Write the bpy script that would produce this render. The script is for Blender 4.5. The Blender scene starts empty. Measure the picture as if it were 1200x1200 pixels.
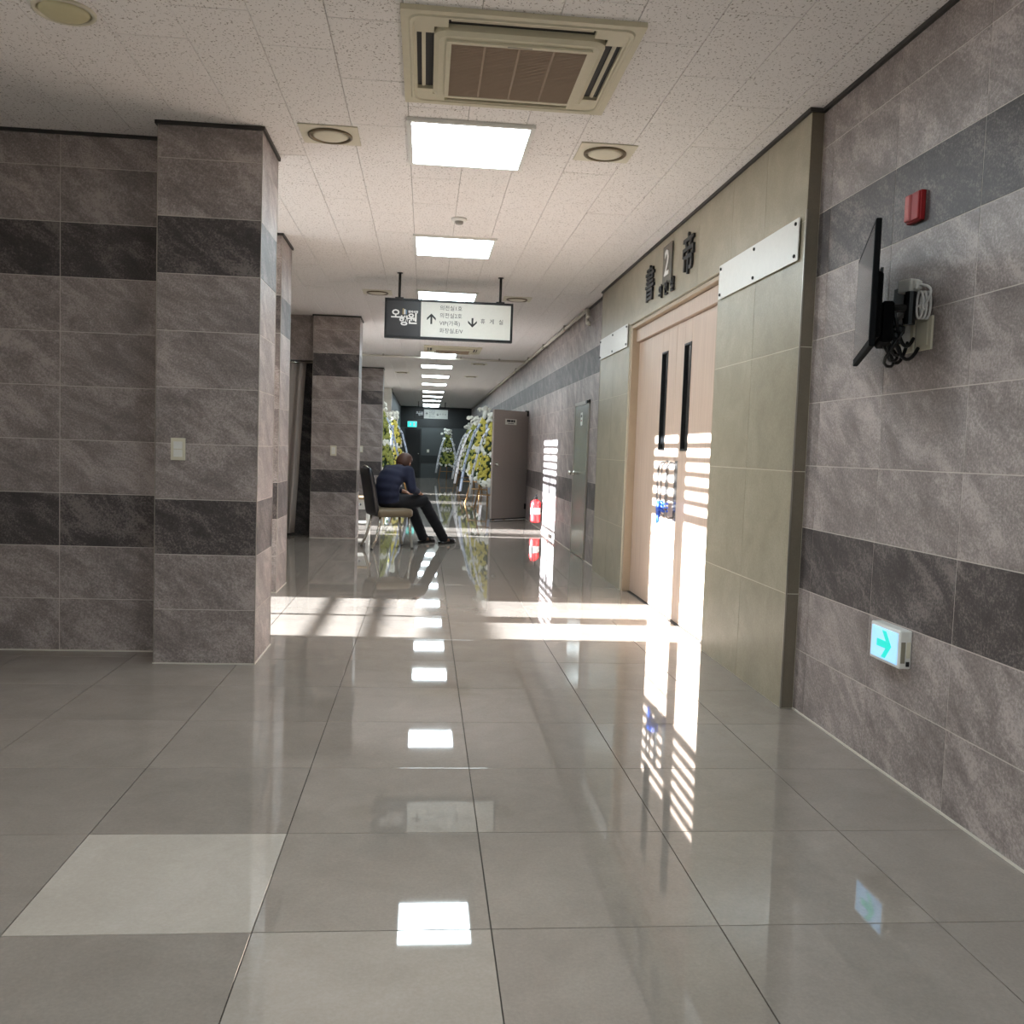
import bpy, bmesh, math, random
import numpy as np
from mathutils import Vector, Matrix

random.seed(7)
SC = bpy.context.scene
COL = SC.collection
PI = math.pi

# ------------------------------------------------------------------ camera
F_PX, YAW, PITCH, ROLL, CAM_H = 1086.95, 0.0955, -0.0658, 0.0344, 1.2223
fw = Vector((math.sin(YAW) * math.cos(PITCH), math.cos(YAW) * math.cos(PITCH), math.sin(PITCH)))
rt0 = Vector((math.cos(YAW), -math.sin(YAW), 0))
up0 = rt0.cross(fw)
rt = math.cos(ROLL) * rt0 + math.sin(ROLL) * up0
up = -math.sin(ROLL) * rt0 + math.cos(ROLL) * up0
cam_d = bpy.data.cameras.new('camera')
cam_d.sensor_width = 36
cam_d.sensor_fit = 'HORIZONTAL'
cam_d.lens = 36 * F_PX / 1200
cam_d.clip_start = 0.05
cam_d.clip_end = 300
cam = bpy.data.objects.new('camera', cam_d)
COL.objects.link(cam)
cam.matrix_world = Matrix(((rt.x, up.x, -fw.x, 0), (rt.y, up.y, -fw.y, 0), (rt.z, up.z, -fw.z, CAM_H), (0, 0, 0, 1)))
SC.camera = cam

# ------------------------------------------------------------------ sky, sun, exposure
SUN_TAN = 0.18
world = bpy.data.worlds.new('sky')
SC.world = world
world.use_nodes = True
nt = world.node_tree
bg = nt.nodes['Background']
bg.inputs[0].default_value = (.97, .96, 1.0, 1)      # even pale sky
bg.inputs[1].default_value = 3.5
sun_d = bpy.data.lights.new('sun', 'SUN')
sun_d.energy = 48
sun_d.angle = math.radians(0.53)
sun_d.color = (0.92, 0.96, 1.04)
sun = bpy.data.objects.new('sun', sun_d)
COL.objects.link(sun)
sun.rotation_euler = Vector((1, -0.015, -SUN_TAN)).to_track_quat('-Z', 'Y').to_euler()
sun.location = (-30, 7, 6)
PANEL_STRENGTH = 10.0
SC.view_settings.view_transform = 'Standard'
SC.view_settings.look = 'None'
SC.view_settings.gamma = 1
SC.view_settings.use_curve_mapping = False
SC.view_settings.exposure = 1.15
SC.cycles.max_bounces = 10
SC.cycles.diffuse_bounces = 6
SC.cycles.glossy_bounces = 5
SC.cycles.transparent_max_bounces = 12
SC.cycles.sample_clamp_indirect = 3.5
SC.cycles.use_denoising = True
SC.cycles.use_light_tree = False
SC.cycles.use_guiding = True

# ------------------------------------------------------------------ materials
def lin(c):
    r = []
    for v in c[:3]:
        v /= 255.0
        r.append(v / 12.92 if v <= 0.04045 else ((v + 0.055) / 1.055) ** 2.4)
    return (*r, 1)

MATS = {}
def mat(name, rgb, rough=0.5, metal=0.0, spec=0.5, emit=None, estr=0, coat=0):
    if name in MATS:
        return MATS[name]
    m = bpy.data.materials.new(name)
    m.use_nodes = True
    n = m.node_tree
    b = n.nodes['Principled BSDF']
    b.inputs['Roughness'].default_value = rough
    b.inputs['Metallic'].default_value = metal
    b.inputs['Specular IOR Level'].default_value = spec
    b.inputs['Coat Weight'].default_value = coat
    tc = n.nodes.new('ShaderNodeTexCoord')
    no = n.nodes.new('ShaderNodeTexNoise')
    no.inputs['Scale'].default_value = 35
    no.inputs['Detail'].default_value = 3
    n.links.new(tc.outputs['Object'], no.inputs['Vector'])
    mx = n.nodes.new('ShaderNodeMix')
    mx.data_type = 'RGBA'
    c = lin(rgb)
    mx.inputs[6].default_value = (c[0] * .95, c[1] * .95, c[2] * .95, 1)
    mx.inputs[7].default_value = (min(1, c[0] * 1.05), min(1, c[1] * 1.05), min(1, c[2] * 1.05), 1)
    n.links.new(no.outputs['Fac'], mx.inputs[0])
    n.links.new(mx.outputs[2], b.inputs['Base Color'])
    if emit:
        b.inputs['Emission Color'].default_value = lin(emit)
        b.inputs['Emission Strength'].default_value = estr
    MATS[name] = m
    return m

def stone_mat(name, lo, mid, hi, rough, streak=1.0, sep=0.08, coarse=3.0, tilt=0.6, speck=0.0):
    """slate look tile: diagonal clouds, fine grain and thin pale veins; each tile gets its own offset"""
    m = bpy.data.materials.new(name)
    m.use_nodes = True
    n = m.node_tree
    L = n.links
    b = n.nodes['Principled BSDF']
    tc = n.nodes.new('ShaderNodeTexCoord')
    oi = n.nodes.new('ShaderNodeObjectInfo')
    mul = n.nodes.new('ShaderNodeVectorMath'); mul.operation = 'SCALE'
    cmb = n.nodes.new('ShaderNodeCombineXYZ')
    cmb.inputs[0].default_value = 1; cmb.inputs[1].default_value = .37; cmb.inputs[2].default_value = .71
    sc = n.nodes.new('ShaderNodeMath'); sc.operation = 'MULTIPLY'; sc.inputs[1].default_value = 57
    L.new(oi.outputs['Random'], sc.inputs[0])
    L.new(cmb.outputs[0], mul.inputs[0]); L.new(sc.outputs[0], mul.inputs['Scale'])
    add = n.nodes.new('ShaderNodeVectorMath'); add.operation = 'ADD'
    L.new(tc.outputs['Object'], add.inputs[0]); L.new(mul.outputs[0], add.inputs[1])
    mr = n.nodes.new('ShaderNodeMapping')
    mr.inputs['Rotation'].default_value = (0, -tilt, 0)
    L.new(add.outputs[0], mr.inputs['Vector'])
    mp = n.nodes.new('ShaderNodeMapping')
    mp.inputs['Scale'].default_value = (1.0, 1.0, 1.0 + 2.4 * streak)
    L.new(mr.outputs[0], mp.inputs['Vector'])
    n1 = n.nodes.new('ShaderNodeTexNoise'); n1.inputs['Scale'].default_value = coarse; n1.inputs['Detail'].default_value = 7; n1.inputs['Roughness'].default_value = .68; n1.inputs['Distortion'].default_value = .5
    L.new(mp.outputs[0], n1.inputs['Vector'])
    n2 = n.nodes.new('ShaderNodeTexNoise'); n2.inputs['Scale'].default_value = 105; n2.inputs['Detail'].default_value = 5; n2.inputs['Roughness'].default_value = .7
    L.new(add.outputs[0], n2.inputs['Vector'])
    n3 = n.nodes.new('ShaderNodeTexNoise'); n3.inputs['Scale'].default_value = coarse * 1.3; n3.inputs['Detail'].default_value = 6; n3.inputs['Roughness'].default_value = .75; n3.inputs['Distortion'].default_value = 1.0
    L.new(mp.outputs[0], n3.inputs['Vector'])
    # veins where n3 crosses 0.5
    s = n.nodes.new('ShaderNodeMath'); s.operation = 'SUBTRACT'; s.inputs[1].default_value = .5
    ab = n.nodes.new('ShaderNodeMath'); ab.operation = 'ABSOLUTE'
    vr = n.nodes.new('ShaderNodeMapRange'); vr.inputs['From Min'].default_value = 0; vr.inputs['From Max'].default_value = .012; vr.inputs['To Min'].default_value = 1; vr.inputs['To Max'].default_value = 0
    L.new(n3.outputs['Fac'], s.inputs[0]); L.new(s.outputs[0], ab.inputs[0]); L.new(ab.outputs[0], vr.inputs['Value'])
    vm = n.nodes.new('ShaderNodeMath'); vm.operation = 'MULTIPLY'
    L.new(vr.outputs[0], vm.inputs[0]); L.new(n1.outputs['Fac'], vm.inputs[1])
    # total = n1 + grain
    ramp = n.nodes.new('ShaderNodeValToRGB')
    e = ramp.color_ramp.elements
    e[0].position = .5 - sep * 2.2; e[0].color = lin(lo)
    e[1].position = .5 + sep * 2.2; e[1].color = lin(hi)
    k = e.new(.5); k.color = lin(mid)
    gm = n.nodes.new('ShaderNodeMath'); gm.operation = 'MULTIPLY_ADD'; gm.inputs[1].default_value = .8; gm.inputs[2].default_value = -.4
    L.new(n2.outputs['Fac'], gm.inputs[0])
    ga = n.nodes.new('ShaderNodeMath'); ga.operation = 'ADD'
    L.new(n1.outputs['Fac'], ga.inputs[0]); L.new(gm.outputs[0], ga.inputs[1])
    va = n.nodes.new('ShaderNodeMath'); va.operation = 'MULTIPLY_ADD'; va.inputs[1].default_value = .42 * streak
    L.new(vm.outputs[0], va.inputs[0]); L.new(ga.outputs[0], va.inputs[2])
    L.new(va.outputs[0], ramp.inputs['Fac'])
    hv = n.nodes.new('ShaderNodeHueSaturation')
    rv = n.nodes.new('ShaderNodeMapRange'); rv.inputs['To Min'].default_value = .95; rv.inputs['To Max'].default_value = 1.05
    L.new(oi.outputs['Random'], rv.inputs['Value']); L.new(rv.outputs[0], hv.inputs['Value'])
    L.new(ramp.outputs[0], hv.inputs['Color'])
    L.new(hv.outputs[0], b.inputs['Base Color'])
    b.inputs['Roughness'].default_value = rough
    if rough < .1: b.inputs['IOR'].default_value = 1.75
    if streak:
        bp = n.nodes.new('ShaderNodeBump'); bp.inputs['Strength'].default_value = .12; bp.inputs['Distance'].default_value = .004
        L.new(va.outputs[0], bp.inputs['Height']); L.new(bp.outputs[0], b.inputs['Normal'])
    MATS[name] = m
    return m

stone_mat('tile_grey', (117, 107, 104), (142, 131, 127), (178, 166, 161), .44, streak=.55)
stone_mat('tile_dark', (56, 50, 49), (74, 67, 66), (124, 114, 110), .46, streak=.55)
stone_mat('tile_beige_shaded', (106, 96, 82), (116, 106, 91), (127, 117, 101), .34, streak=0, sep=.2, coarse=5)  # beige of the near return face with its shade put into the colour
stone_mat('tile_beige', (143, 134, 113), (155, 146, 125), (168, 159, 138), .34, streak=0, sep=.11, coarse=5)
stone_mat('floor_stone', (138, 128, 118), (147, 137, 127), (156, 146, 136), .03, streak=0, sep=.13, coarse=4)
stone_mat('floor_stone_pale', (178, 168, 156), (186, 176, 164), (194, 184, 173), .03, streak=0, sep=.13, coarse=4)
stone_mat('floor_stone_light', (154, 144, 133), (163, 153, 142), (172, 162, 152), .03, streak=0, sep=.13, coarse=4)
mat('floor_grout', (66, 58, 50), .8)
mat('wall_grout', (196, 186, 178), .8)
mat('beige_grout', (205, 198, 180), .7)
mat('wall_paint', (200, 196, 190), .8)
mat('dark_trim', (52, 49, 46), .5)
mat('metal_trim', (176, 170, 160), .3, .8)
mat('white_caulk', (205, 198, 186), .6)
mat('steel', (190, 190, 188), .25, 1.0)
mat('handle_steel', (128, 122, 118), .3, .7)
mat('chrome', (215, 212, 205), .12, 1.0)
mat('black_plastic', (14, 14, 15), .35)
mat('tv_black', (10, 10, 11), .7, 0, .08)
mat('black_metal', (28, 27, 27), .4, .3)
mat('cream_plastic', (214, 207, 186), .45)
mat('white_plastic', (226, 224, 218), .4)
mat('ac_cream', (206, 198, 172), .5)
mat('ac_grille', (158, 138, 118), .7)
mat('ac_back', (106, 88, 72), .85)
mat('ac_dark', (38, 35, 31), .7)
mat('ceiling_gap', (120, 112, 104), .9)
mat('plaster', (205, 200, 192), .85)
mat('concrete', (165, 160, 150), .9)
mat('wood_frame', (172, 152, 128), .45)
mat('navy_cloth', (30, 34, 58), .85)
mat('black_cloth', (20, 20, 26), .85)
mat('skin', (196, 146, 120), .55)
mat('hair', (74, 46, 34), .6)
mat('black_vinyl', (26, 26, 32), .35)
mat('brown_vinyl', (122, 106, 84), .5)
mat('red_paint', (214, 40, 42), .3)
mat('red_plastic', (140, 18, 22), .5)
mat('door_grey', (150, 140, 134), .45)
mat('door_steel', (168, 170, 166), .22, .85)
mat('curtain_cloth', (164, 156, 150), .9)
mat('bamboo', (150, 112, 64), .7)
mat('leaf_green', (38, 62, 26), .7)
mat('petal_yellow', (198, 184, 82), .7)
mat('petal_lime', (146, 150, 70), .7)
mat('petal_white', (232, 230, 220), .7)
mat('ribbon_white', (222, 222, 226), .7)
mat('ribbon_shade', (168, 178, 196), .7)  # grey-blue of ribbons in shade, put into the colour
mat('ink', (30, 29, 29), .5)
mat('sign_white', (222, 222, 214), .4)
mat('sign_black', (44, 42, 43), .4)
mat('logo_white', (232, 230, 226), .5)
mat('logo_gold', (170, 148, 104), .5)
mat('logo_blue', (96, 122, 146), .5)
mat('plate_white', (226, 224, 218), .35)
mat('blue_band', (30, 70, 160), .45)
mat('screen', (96, 94, 96), .12)  # reflected wall put into the grey of the screen
mat('cable_white', (222, 220, 216), .5)
mat('end_tile', (74, 78, 78), .45)
mat('end_dark', (40, 42, 42), .5)
mat('panel_emit', (240, 250, 252), .5, emit=(226, 244, 252), estr=PANEL_STRENGTH)
MATS['panel_emit'].cycles.emission_sampling = 'FRONT'
mat('exit_blue', (150, 200, 240), .4, emit=(150, 200, 246), estr=.42)
mat('exit_teal', (20, 190, 180), .4, emit=(20, 205, 190), estr=.40)
mat('exit_green', (40, 200, 190), .4, emit=(50, 215, 200), estr=.5)
mat('window_frame', (150, 150, 150), .35, .7)

def wood_mat():
    m = bpy.data.materials.new('door_wood'); m.use_nodes = True
    n = m.node_tree; L = n.links; b = n.nodes['Principled BSDF']
    tc = n.nodes.new('ShaderNodeTexCoord'); mp = n.nodes.new('ShaderNodeMapping')
    mp.inputs['Scale'].default_value = (40, 40, 1.2)
    no = n.nodes.new('ShaderNodeTexNoise'); no.inputs['Scale'].default_value = 1.5; no.inputs['Detail'].default_value = 6
    r = n.nodes.new('ShaderNodeValToRGB')
    r.color_ramp.elements[0].position = .3; r.color_ramp.elements[0].color = lin((180, 156, 138))
    r.color_ramp.elements[1].position = .7; r.color_ramp.elements[1].color = lin((196, 173, 154))
    L.new(tc.outputs['Object'], mp.inputs[0]); L.new(mp.outputs[0], no.inputs['Vector']); L.new(no.outputs['Fac'], r.inputs[0]); L.new(r.outputs[0], b.inputs['Base Color'])
    b.inputs['Roughness'].default_value = .4
    MATS['door_wood'] = m
wood_mat()

def ceiling_mat():
    """white mineral fibre board: small worm holes of its own"""
    m = bpy.data.materials.new('ceiling_board'); m.use_nodes = True
    n = m.node_tree; L = n.links; b = n.nodes['Principled BSDF']
    tc = n.nodes.new('ShaderNodeNewGeometry')
    mp = n.nodes.new('ShaderNodeMapping'); mp.inputs['Scale'].default_value = (1.0, .75, 1)
    L.new(tc.outputs['Position'], mp.inputs[0])
    no = n.nodes.new('ShaderNodeTexNoise'); no.inputs['Scale'].default_value = 105; no.inputs['Detail'].default_value = 2.5; no.inputs['Roughness'].default_value = .6
    L.new(mp.outputs[0], no.inputs['Vector'])
    r = n.nodes.new('ShaderNodeValToRGB')
    r.color_ramp.elements[0].position = .345; r.color_ramp.elements[0].color = lin((162, 152, 143))
    r.color_ramp.elements[1].position = .405; r.color_ramp.elements[1].color = lin((236, 231, 227))
    L.new(no.outputs['Fac'], r.inputs[0])
    L.new(r.outputs[0], b.inputs['Base Color'])
    b.inputs['Roughness'].default_value = .85
    bp = n.nodes.new('ShaderNodeBump'); bp.inputs['Strength'].default_value = .25; bp.inputs['Distance'].default_value = .003
    L.new(r.outputs[0], bp.inputs['Height']); L.new(bp.outputs[0], b.inputs['Normal'])
    MATS['ceiling_board'] = m
ceiling_mat()

def glass_mat(name, tint, dark=0.0):
    m = bpy.data.materials.new(name); m.use_nodes = True
    n = m.node_tree; L = n.links
    for x in list(n.nodes):
        if x.type == 'BSDF_PRINCIPLED':
            n.nodes.remove(x)
    o = [x for x in n.nodes if x.type == 'OUTPUT_MATERIAL'][0]
    t = n.nodes.new('ShaderNodeBsdfTransparent'); t.inputs[0].default_value = tint
    g = n.nodes.new('ShaderNodeBsdfGlossy'); g.inputs['Roughness'].default_value = .02
    fr = n.nodes.new('ShaderNodeFresnel'); fr.inputs[0].default_value = 1.45
    mx = n.nodes.new('ShaderNodeMixShader')
    L.new(fr.outputs[0], mx.inputs[0]); L.new(t.outputs[0], mx.inputs[1]); L.new(g.outputs[0], mx.inputs[2]); L.new(mx.outputs[0], o.inputs[0])
    MATS[name] = m
glass_mat('clear_glass', (.95, .97, .97, 1))
mat('dark_glass', (24, 24, 24), .08)

# ------------------------------------------------------------------ helpers
class MB:
    def __init__(s):
        s.bm = bmesh.new()
    def box(s, x0, x1, y0, y1, z0, z1, bev=0.0, seg=1):
        vs = [s.bm.verts.new(v) for v in ((x0, y0, z0), (x1, y0, z0), (x1, y1, z0), (x0, y1, z0), (x0, y0, z1), (x1, y0, z1), (x1, y1, z1), (x0, y1, z1))]
        fs = [s.bm.faces.new([vs[i] for i in f]) for f in ((0, 3, 2, 1), (4, 5, 6, 7), (0, 1, 5, 4), (1, 2, 6, 5), (2, 3, 7, 6), (3, 0, 4, 7))]
        if bev > 0:
            ed = set(e for f in fs for e in f.edges)
            bmesh.ops.bevel(s.bm, geom=list(ed), offset=bev, segments=seg, affect='EDGES', profile=.5)
        return s
    def poly(s, pts, t):
        """polygon (list of 3D points) extruded by vector t"""
        a = [s.bm.verts.new(p) for p in pts]
        b = [s.bm.verts.new(Vector(p) + Vector(t)) for p in pts]
        s.bm.faces.new(a[::-1]); s.bm.faces.new(b)
        for i in range(len(a)):
            j = (i + 1) % len(a)
            s.bm.faces.new((a[i], a[j], b[j], b[i]))
        return s
    def tube(s, pts, r, seg=10, cap=True):
        pts = [Vector(p) for p in pts]
        rs = r if isinstance(r, (list, tuple)) else [r] * len(pts)
        rings = []
        prev = None
        for i, p in enumerate(pts):
            d = (pts[min(i + 1, len(pts) - 1)] - pts[max(i - 1, 0)]).normalized()
            if prev is None:
                a = Vector((0, 0, 1)) if abs(d.z) < .9 else Vector((1, 0, 0))
                u = d.cross(a).normalized()
            else:
                u = (prev - d * prev.dot(d)).normalized()
            prev = u
            v = d.cross(u)
            rings.append([s.bm.verts.new(p + rs[i] * (math.cos(2 * PI * k / seg) * u + math.sin(2 * PI * k / seg) * v)) for k in range(seg)])
        for a, b in zip(rings, rings[1:]):
            for k in range(seg):
                s.bm.faces.new((a[k], a[(k + 1) % seg], b[(k + 1) % seg], b[k]))
        if cap:
            s.bm.faces.new(rings[0][::-1]); s.bm.faces.new(rings[-1])
        return s
    def lathe(s, prof, seg=24, c=(0, 0, 0), axis='z'):
        rings = []
        for r, h in prof:
            ring = []
            for k in range(seg):
                a = 2 * PI * k / seg
                q = (r * math.cos(a), r * math.sin(a), h)
                if axis == 'x': q = (h, r * math.cos(a), r * math.sin(a))
                if axis == 'y': q = (r * math.sin(a), h, r * math.cos(a))
                ring.append(s.bm.verts.new((c[0] + q[0], c[1] + q[1], c[2] + q[2])))
            rings.append(ring)
        for a, b in zip(rings, rings[1:]):
            for k in range(seg):
                s.bm.faces.new((a[k], a[(k + 1) % seg], b[(k + 1) % seg], b[k]))
        s.bm.faces.new(rings[0][::-1]); s.bm.faces.new(rings[-1])
        return s
    def ball(s, c, r, seg=8, rings=5, rot=None):
        r = r if isinstance(r, (list, tuple)) else (r, r, r)
        m = Matrix.Translation(c)
        if rot is not None: m = m @ rot.to_4x4()
        m = m @ Matrix.Diagonal((*r, 1))
        bmesh.ops.create_uvsphere(s.bm, u_segments=seg, v_segments=rings, radius=1, matrix=m)
        return s
    def mesh(s, name, m, smooth=False):
        bmesh.ops.recalc_face_normals(s.bm, faces=s.bm.faces[:])
        me = bpy.data.meshes.new(name)
        s.bm.to_mesh(me); s.bm.free()
        me.materials.append(MATS[m] if isinstance(m, str) else m)
        if smooth:
            for p in me.polygons: p.use_smooth = True
        return me
    def build(s, name, m, parent=None, loc=(0, 0, 0), rot=(0, 0, 0), smooth=False):
        return put(name, s.mesh(name, m, smooth), parent, loc, rot)

def put(name, me, parent=None, loc=(0, 0, 0), rot=(0, 0, 0)):
    o = bpy.data.objects.new(name, me)
    COL.objects.link(o)
    o.location = loc; o.rotation_euler = rot
    if parent: o.parent = parent
    return o

def tag(o, label=None, cat=None, group=None, kind=None):
    if label: o['label'] = label
    if cat: o['category'] = cat
    if group: o['group'] = group
    if kind: o['kind'] = kind
    return o

def thing(name, label, cat, loc=(0, 0, 0), rz=0, group=None, kind=None):
    o = bpy.data.objects.new(name, None)
    o.empty_display_size = .1
    COL.objects.link(o)
    o.location = loc; o.rotation_euler = (0, 0, rz)
    return tag(o, label, cat, group, kind)

def struct(name, label, cat, loc=(0, 0, 0), rz=0):
    return thing(name, label, cat, loc, rz, kind='structure')

_dg = [None]
def text_mesh(name, body, size, m, depth=.001, bold=0.0, align='CENTER', spacing=1.0):
    """text lies in local XZ, reads along +X, faces -Y"""
    cu = bpy.data.curves.new(name, 'FONT')
    cu.body = body; cu.size = size; cu.extrude = depth; cu.align_x = align; cu.align_y = 'CENTER'
    cu.offset = bold; cu.resolution_u = 2; cu.space_character = spacing
    o = bpy.data.objects.new(name + '_tmp', cu)
    COL.objects.link(o)
    dg = bpy.context.evaluated_depsgraph_get()
    dg.update()
    me = bpy.data.meshes.new_from_object(o.evaluated_get(dg))
    bpy.data.objects.remove(o)
    me.transform(Matrix.Rotation(PI / 2, 4, 'X'))
    me.name = name
    me.materials.clear(); me.materials.append(MATS[m])
    return me

# ------------------------------------------------------------------ tiles
TILE_CACHE = {}
def tile_mesh(w, h, m, t=.0015, gap=.004, bev=.0005):
    """a tile in local XZ facing -Y, its joint recess left free all round"""
    key = (round(w, 3), round(h, 3), m, t, gap)
    if key not in TILE_CACHE:
        TILE_CACHE[key] = MB().box(gap / 2, w - gap / 2, -t, 0, gap / 2, h - gap / 2, bev).mesh('tile', m)
    return TILE_CACHE[key]

ZC = 2.888
ROWS = [(i * .3, min((i + 1) * .3, ZC)) for i in range(10)]
DARK_ROWS = (2, 7)

def tile_face(parent, origin, rz, width, seams, singles=True, rows=ROWS, holes=(), mats=('tile_grey', 'tile_dark'), dark=DARK_ROWS, gap=.004):
    """tiles one face: origin = lower left corner seen from its front; seams = inner u positions"""
    us = [0] + [u for u in sorted(seams) if .02 < u < width - .02] + [width]
    mbs = {}
    for u0, u1 in zip(us, us[1:]):
        for i, (z0, z1) in enumerate(rows):
            if any(a < (u0 + u1) / 2 < b and c < (z0 + z1) / 2 < d for a, b, c, d in holes):
                continue
            mm = mats[1] if i in dark else mats[0]
            off = Vector((u0, 0, z0)); off.rotate(Matrix.Rotation(rz, 3, 'Z'))
            if singles:
                put('tile', tile_mesh(u1 - u0, z1 - z0, mm, gap=gap), parent, Vector(origin) + off, (0, 0, rz))
            else:
                mb = mbs.setdefault(mm, MB())
                mb.box(u0 + gap / 2, u1 - gap / 2, -T, 0, z0 + gap / 2, z1 - gap / 2)
    for mm, mb in mbs.items():
        o = mb.build('tile_field', mm, parent, origin, (0, 0, rz))
        o['kind'] = 'stuff'

XR, XF = 1.844, 1.78        # right wall plane, door surround plane
XW = -2.7                   # outer wall plane on the left
Y0, YE = -4.0, 38.0         # back wall, end wall
T = .0015

# ---- floor
fl = MB().box(-5.2, 2.1, Y0 - .2, YE + .2, -.12, -.008).build('floor', 'floor_grout')
tag(fl, 'glossy beige polished stone tile floor of the corridor', 'floor', kind='structure')
XFL, YFL = .2027, 2.2898
fx = [XFL + .6 * k for k in range(-9, 4)]
fy = [YFL + .6 * k for k in range(-11, 61)]
far = {}
n_single = 0
for y0, y1 in zip(fy, fy[1:]):
    if y1 <= Y0: continue
    y0c, y1c = max(y0, Y0), min(y1, YE)
    if y1c - y0c < .03: continue
    for x0, x1 in zip(fx, fx[1:]):
        x0c, x1c = max(x0, -5.1), min(x1, XR + .02)
        if x1c - x0c < .02: continue
        if y0 > 5.5 and x1c < XW: continue
        near = 1.6 < y0 < 11.2 and -3.3 < x0 and not (y0 > 5.6 and x1 < -1.5) and not (y0 < 3 and x1 < -1.7)
        mm = 'floor_stone'
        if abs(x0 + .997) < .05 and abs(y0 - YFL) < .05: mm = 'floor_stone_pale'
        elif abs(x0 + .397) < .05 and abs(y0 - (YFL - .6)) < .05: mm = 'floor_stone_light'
        if near:
            key = ('fl', round(x1c - x0c, 3), round(y1c - y0c, 3), mm)
            if key not in TILE_CACHE:
                TILE_CACHE[key] = MB().box(.0015, x1c - x0c - .0015, .0015, y1c - y0c - .0015, -.008, 0, .0008).mesh('floor_tile', mm)
            put('floor_tile', TILE_CACHE[key], fl, (x0c, y0c, 0)); n_single += 1
        else:
            far.setdefault(mm, MB()).box(x0c + .0015, x1c - .0015, y0c + .0015, y1c - .0015, -.008, 0)
for mm, mb in far.items():
    mb.build('tile_field', mm, fl)['kind'] = 'stuff'

# ---- ceiling
ce = MB().box(-5.2, 2.1, Y0 - .2, YE + .2, ZC + .012, ZC + .15).build('ceiling', 'ceiling_gap')
tag(ce, 'white mineral board ceiling with small dark flecks', 'ceiling', kind='structure')
ceil_far = MB()
cx = [-.13 + .3 * k for k in range(-17, 8)]
for i, (x0, x1) in enumerate(zip(cx, cx[1:])):
    x0c, x1c = max(x0, -5.1), min(x1, XR + .05)
    if x1c - x0c < .01: continue
    y = Y0 - (.3 if i % 2 else 0)
    # joints shifted by half a board from run to run
    while y < YE:
        y0c, y1c = max(y, Y0), min(y + .6, YE)
        y += .6
        if y1c - y0c < .02: continue
        if x1 < XW - .3 and y0c > 5.6: continue
        if 2.9 < y1c and y0c < 9.6 and -3.2 < x0 and not (y0c > 5.5 and x1 < -1.5):
            key = ('ce', round(x1c - x0c, 3), round(y1c - y0c, 3))
            if key not in TILE_CACHE:
                TILE_CACHE[key] = MB().box(.0012, x1c - x0c - .0012, .0012, y1c - y0c - .0012, 0, .012, .0012).mesh('ceiling_tile', 'ceiling_board')
            dz = random.choice((0, 0, 0, .0006, .0012))
            put('ceiling_tile', TILE_CACHE[key], ce, (x0c, y0c, ZC + dz))
        else:
            ceil_far.box(x0c + .0012, x1c - .0012, y0c + .0012, y1c - .0012, ZC, ZC + .012)
ceil_far.build('tile_field', 'ceiling_board', ce)['kind'] = 'stuff'

# ---- right wall
wr = MB().box(XR + T, XR + .3, Y0, 5.64, 0, ZC).box(XR + T, XR + .3, 8.14, YE, 0, ZC).box(XR + T, XR + .3, 5.64, 8.14, 2.33, ZC).build('wall_right', 'wall_grout')
tag(wr, 'right corridor wall of grey slate look tiles with dark bands', 'wall', kind='structure')
S0 = 3.636
def seams_right(y_hi, width):
    return [y_hi - s for s in [S0 + .6 * k for k in range(-14, 60)] if y_hi - width < s < y_hi]
RZR = -PI / 2
tile_face(wr, (XR + T, 4.37, 0), RZR, 4.37 - 2.436, seams_right(4.37, 2))
tile_face(wr, (XR + T, 2.436, 0), RZR, 2.436 - Y0, seams_right(2.436, 8), singles=False)
tile_face(wr, (XR + T, 16.236, 0), RZR, 16.236 - 9.54, seams_right(16.236, 7))
tile_face(wr, (XR + T, YE, 0), RZR, YE - 16.236, seams_right(YE, 23), singles=False)

# ---- beige door surround, proud of the wall
YP0, YP1, YD0, YD1 = 4.36, 9.55, 5.68, 8.18
sr = MB().box(XF + T, XR + T + .02, YP0 + T, YD0, 0, ZC - .002).box(XF + T, XR + T + .02, YD1, YP1 - T, 0, ZC - .002).box(XF + T, XR + T + .02, YD0, YD1, 2.37, ZC - .002).build('wall_door_surround', 'beige_grout')
tag(sr, 'beige tile surround framing the wooden double door', 'wall', kind='structure')
brows = [(0, .57), (.57, 1.17), (1.17, 1.77), (1.77, 2.37), (2.37, ZC - .004)]
tile_face(sr, (XF + T, YD0, 0), RZR, YD0 - YP0, [.66], rows=brows[:4], mats=('tile_beige',) * 2, dark=())
tile_face(sr, (XF + T, YP1, 0), RZR, YP1 - YD1, [.68], rows=brows[:4], mats=('tile_beige',) * 2, dark=())
tile_face(sr, (XF + T, YP1, 0), RZR, YP1 - YP0, [YP1 - v for v in (8.9, 8.2, 7.51, 6.83, 6.15, 5.47, 4.92)], rows=[brows[4]], mats=('tile_beige',) * 2, dark=(), gap=.002)
tile_face(sr, (XF, YP0 + T, 0), 0, XR - XF, [], rows=[(0, .57), (.57, 1.17), (1.17, 1.77), (1.77, ZC - .004)], mats=('tile_beige_shaded',) * 2, dark=())
tile_face(sr, (XR, YP1 - T, 0), PI, XR - XF, [], rows=[(0, .57), (.57, 1.17), (1.17, 1.77), (1.77, ZC - .004)], mats=('tile_beige',) * 2, dark=())
MB().box(XF - .003, XF + .004, YP0 - .003, YP0 + .004, 0, 2.42).build('corner_trim', 'metal_trim', sr)
MB().box(XF - .003, XF + .004, YP1 - .004, YP1 + .003, 0, ZC).build('corner_trim', 'metal_trim', sr)

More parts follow.
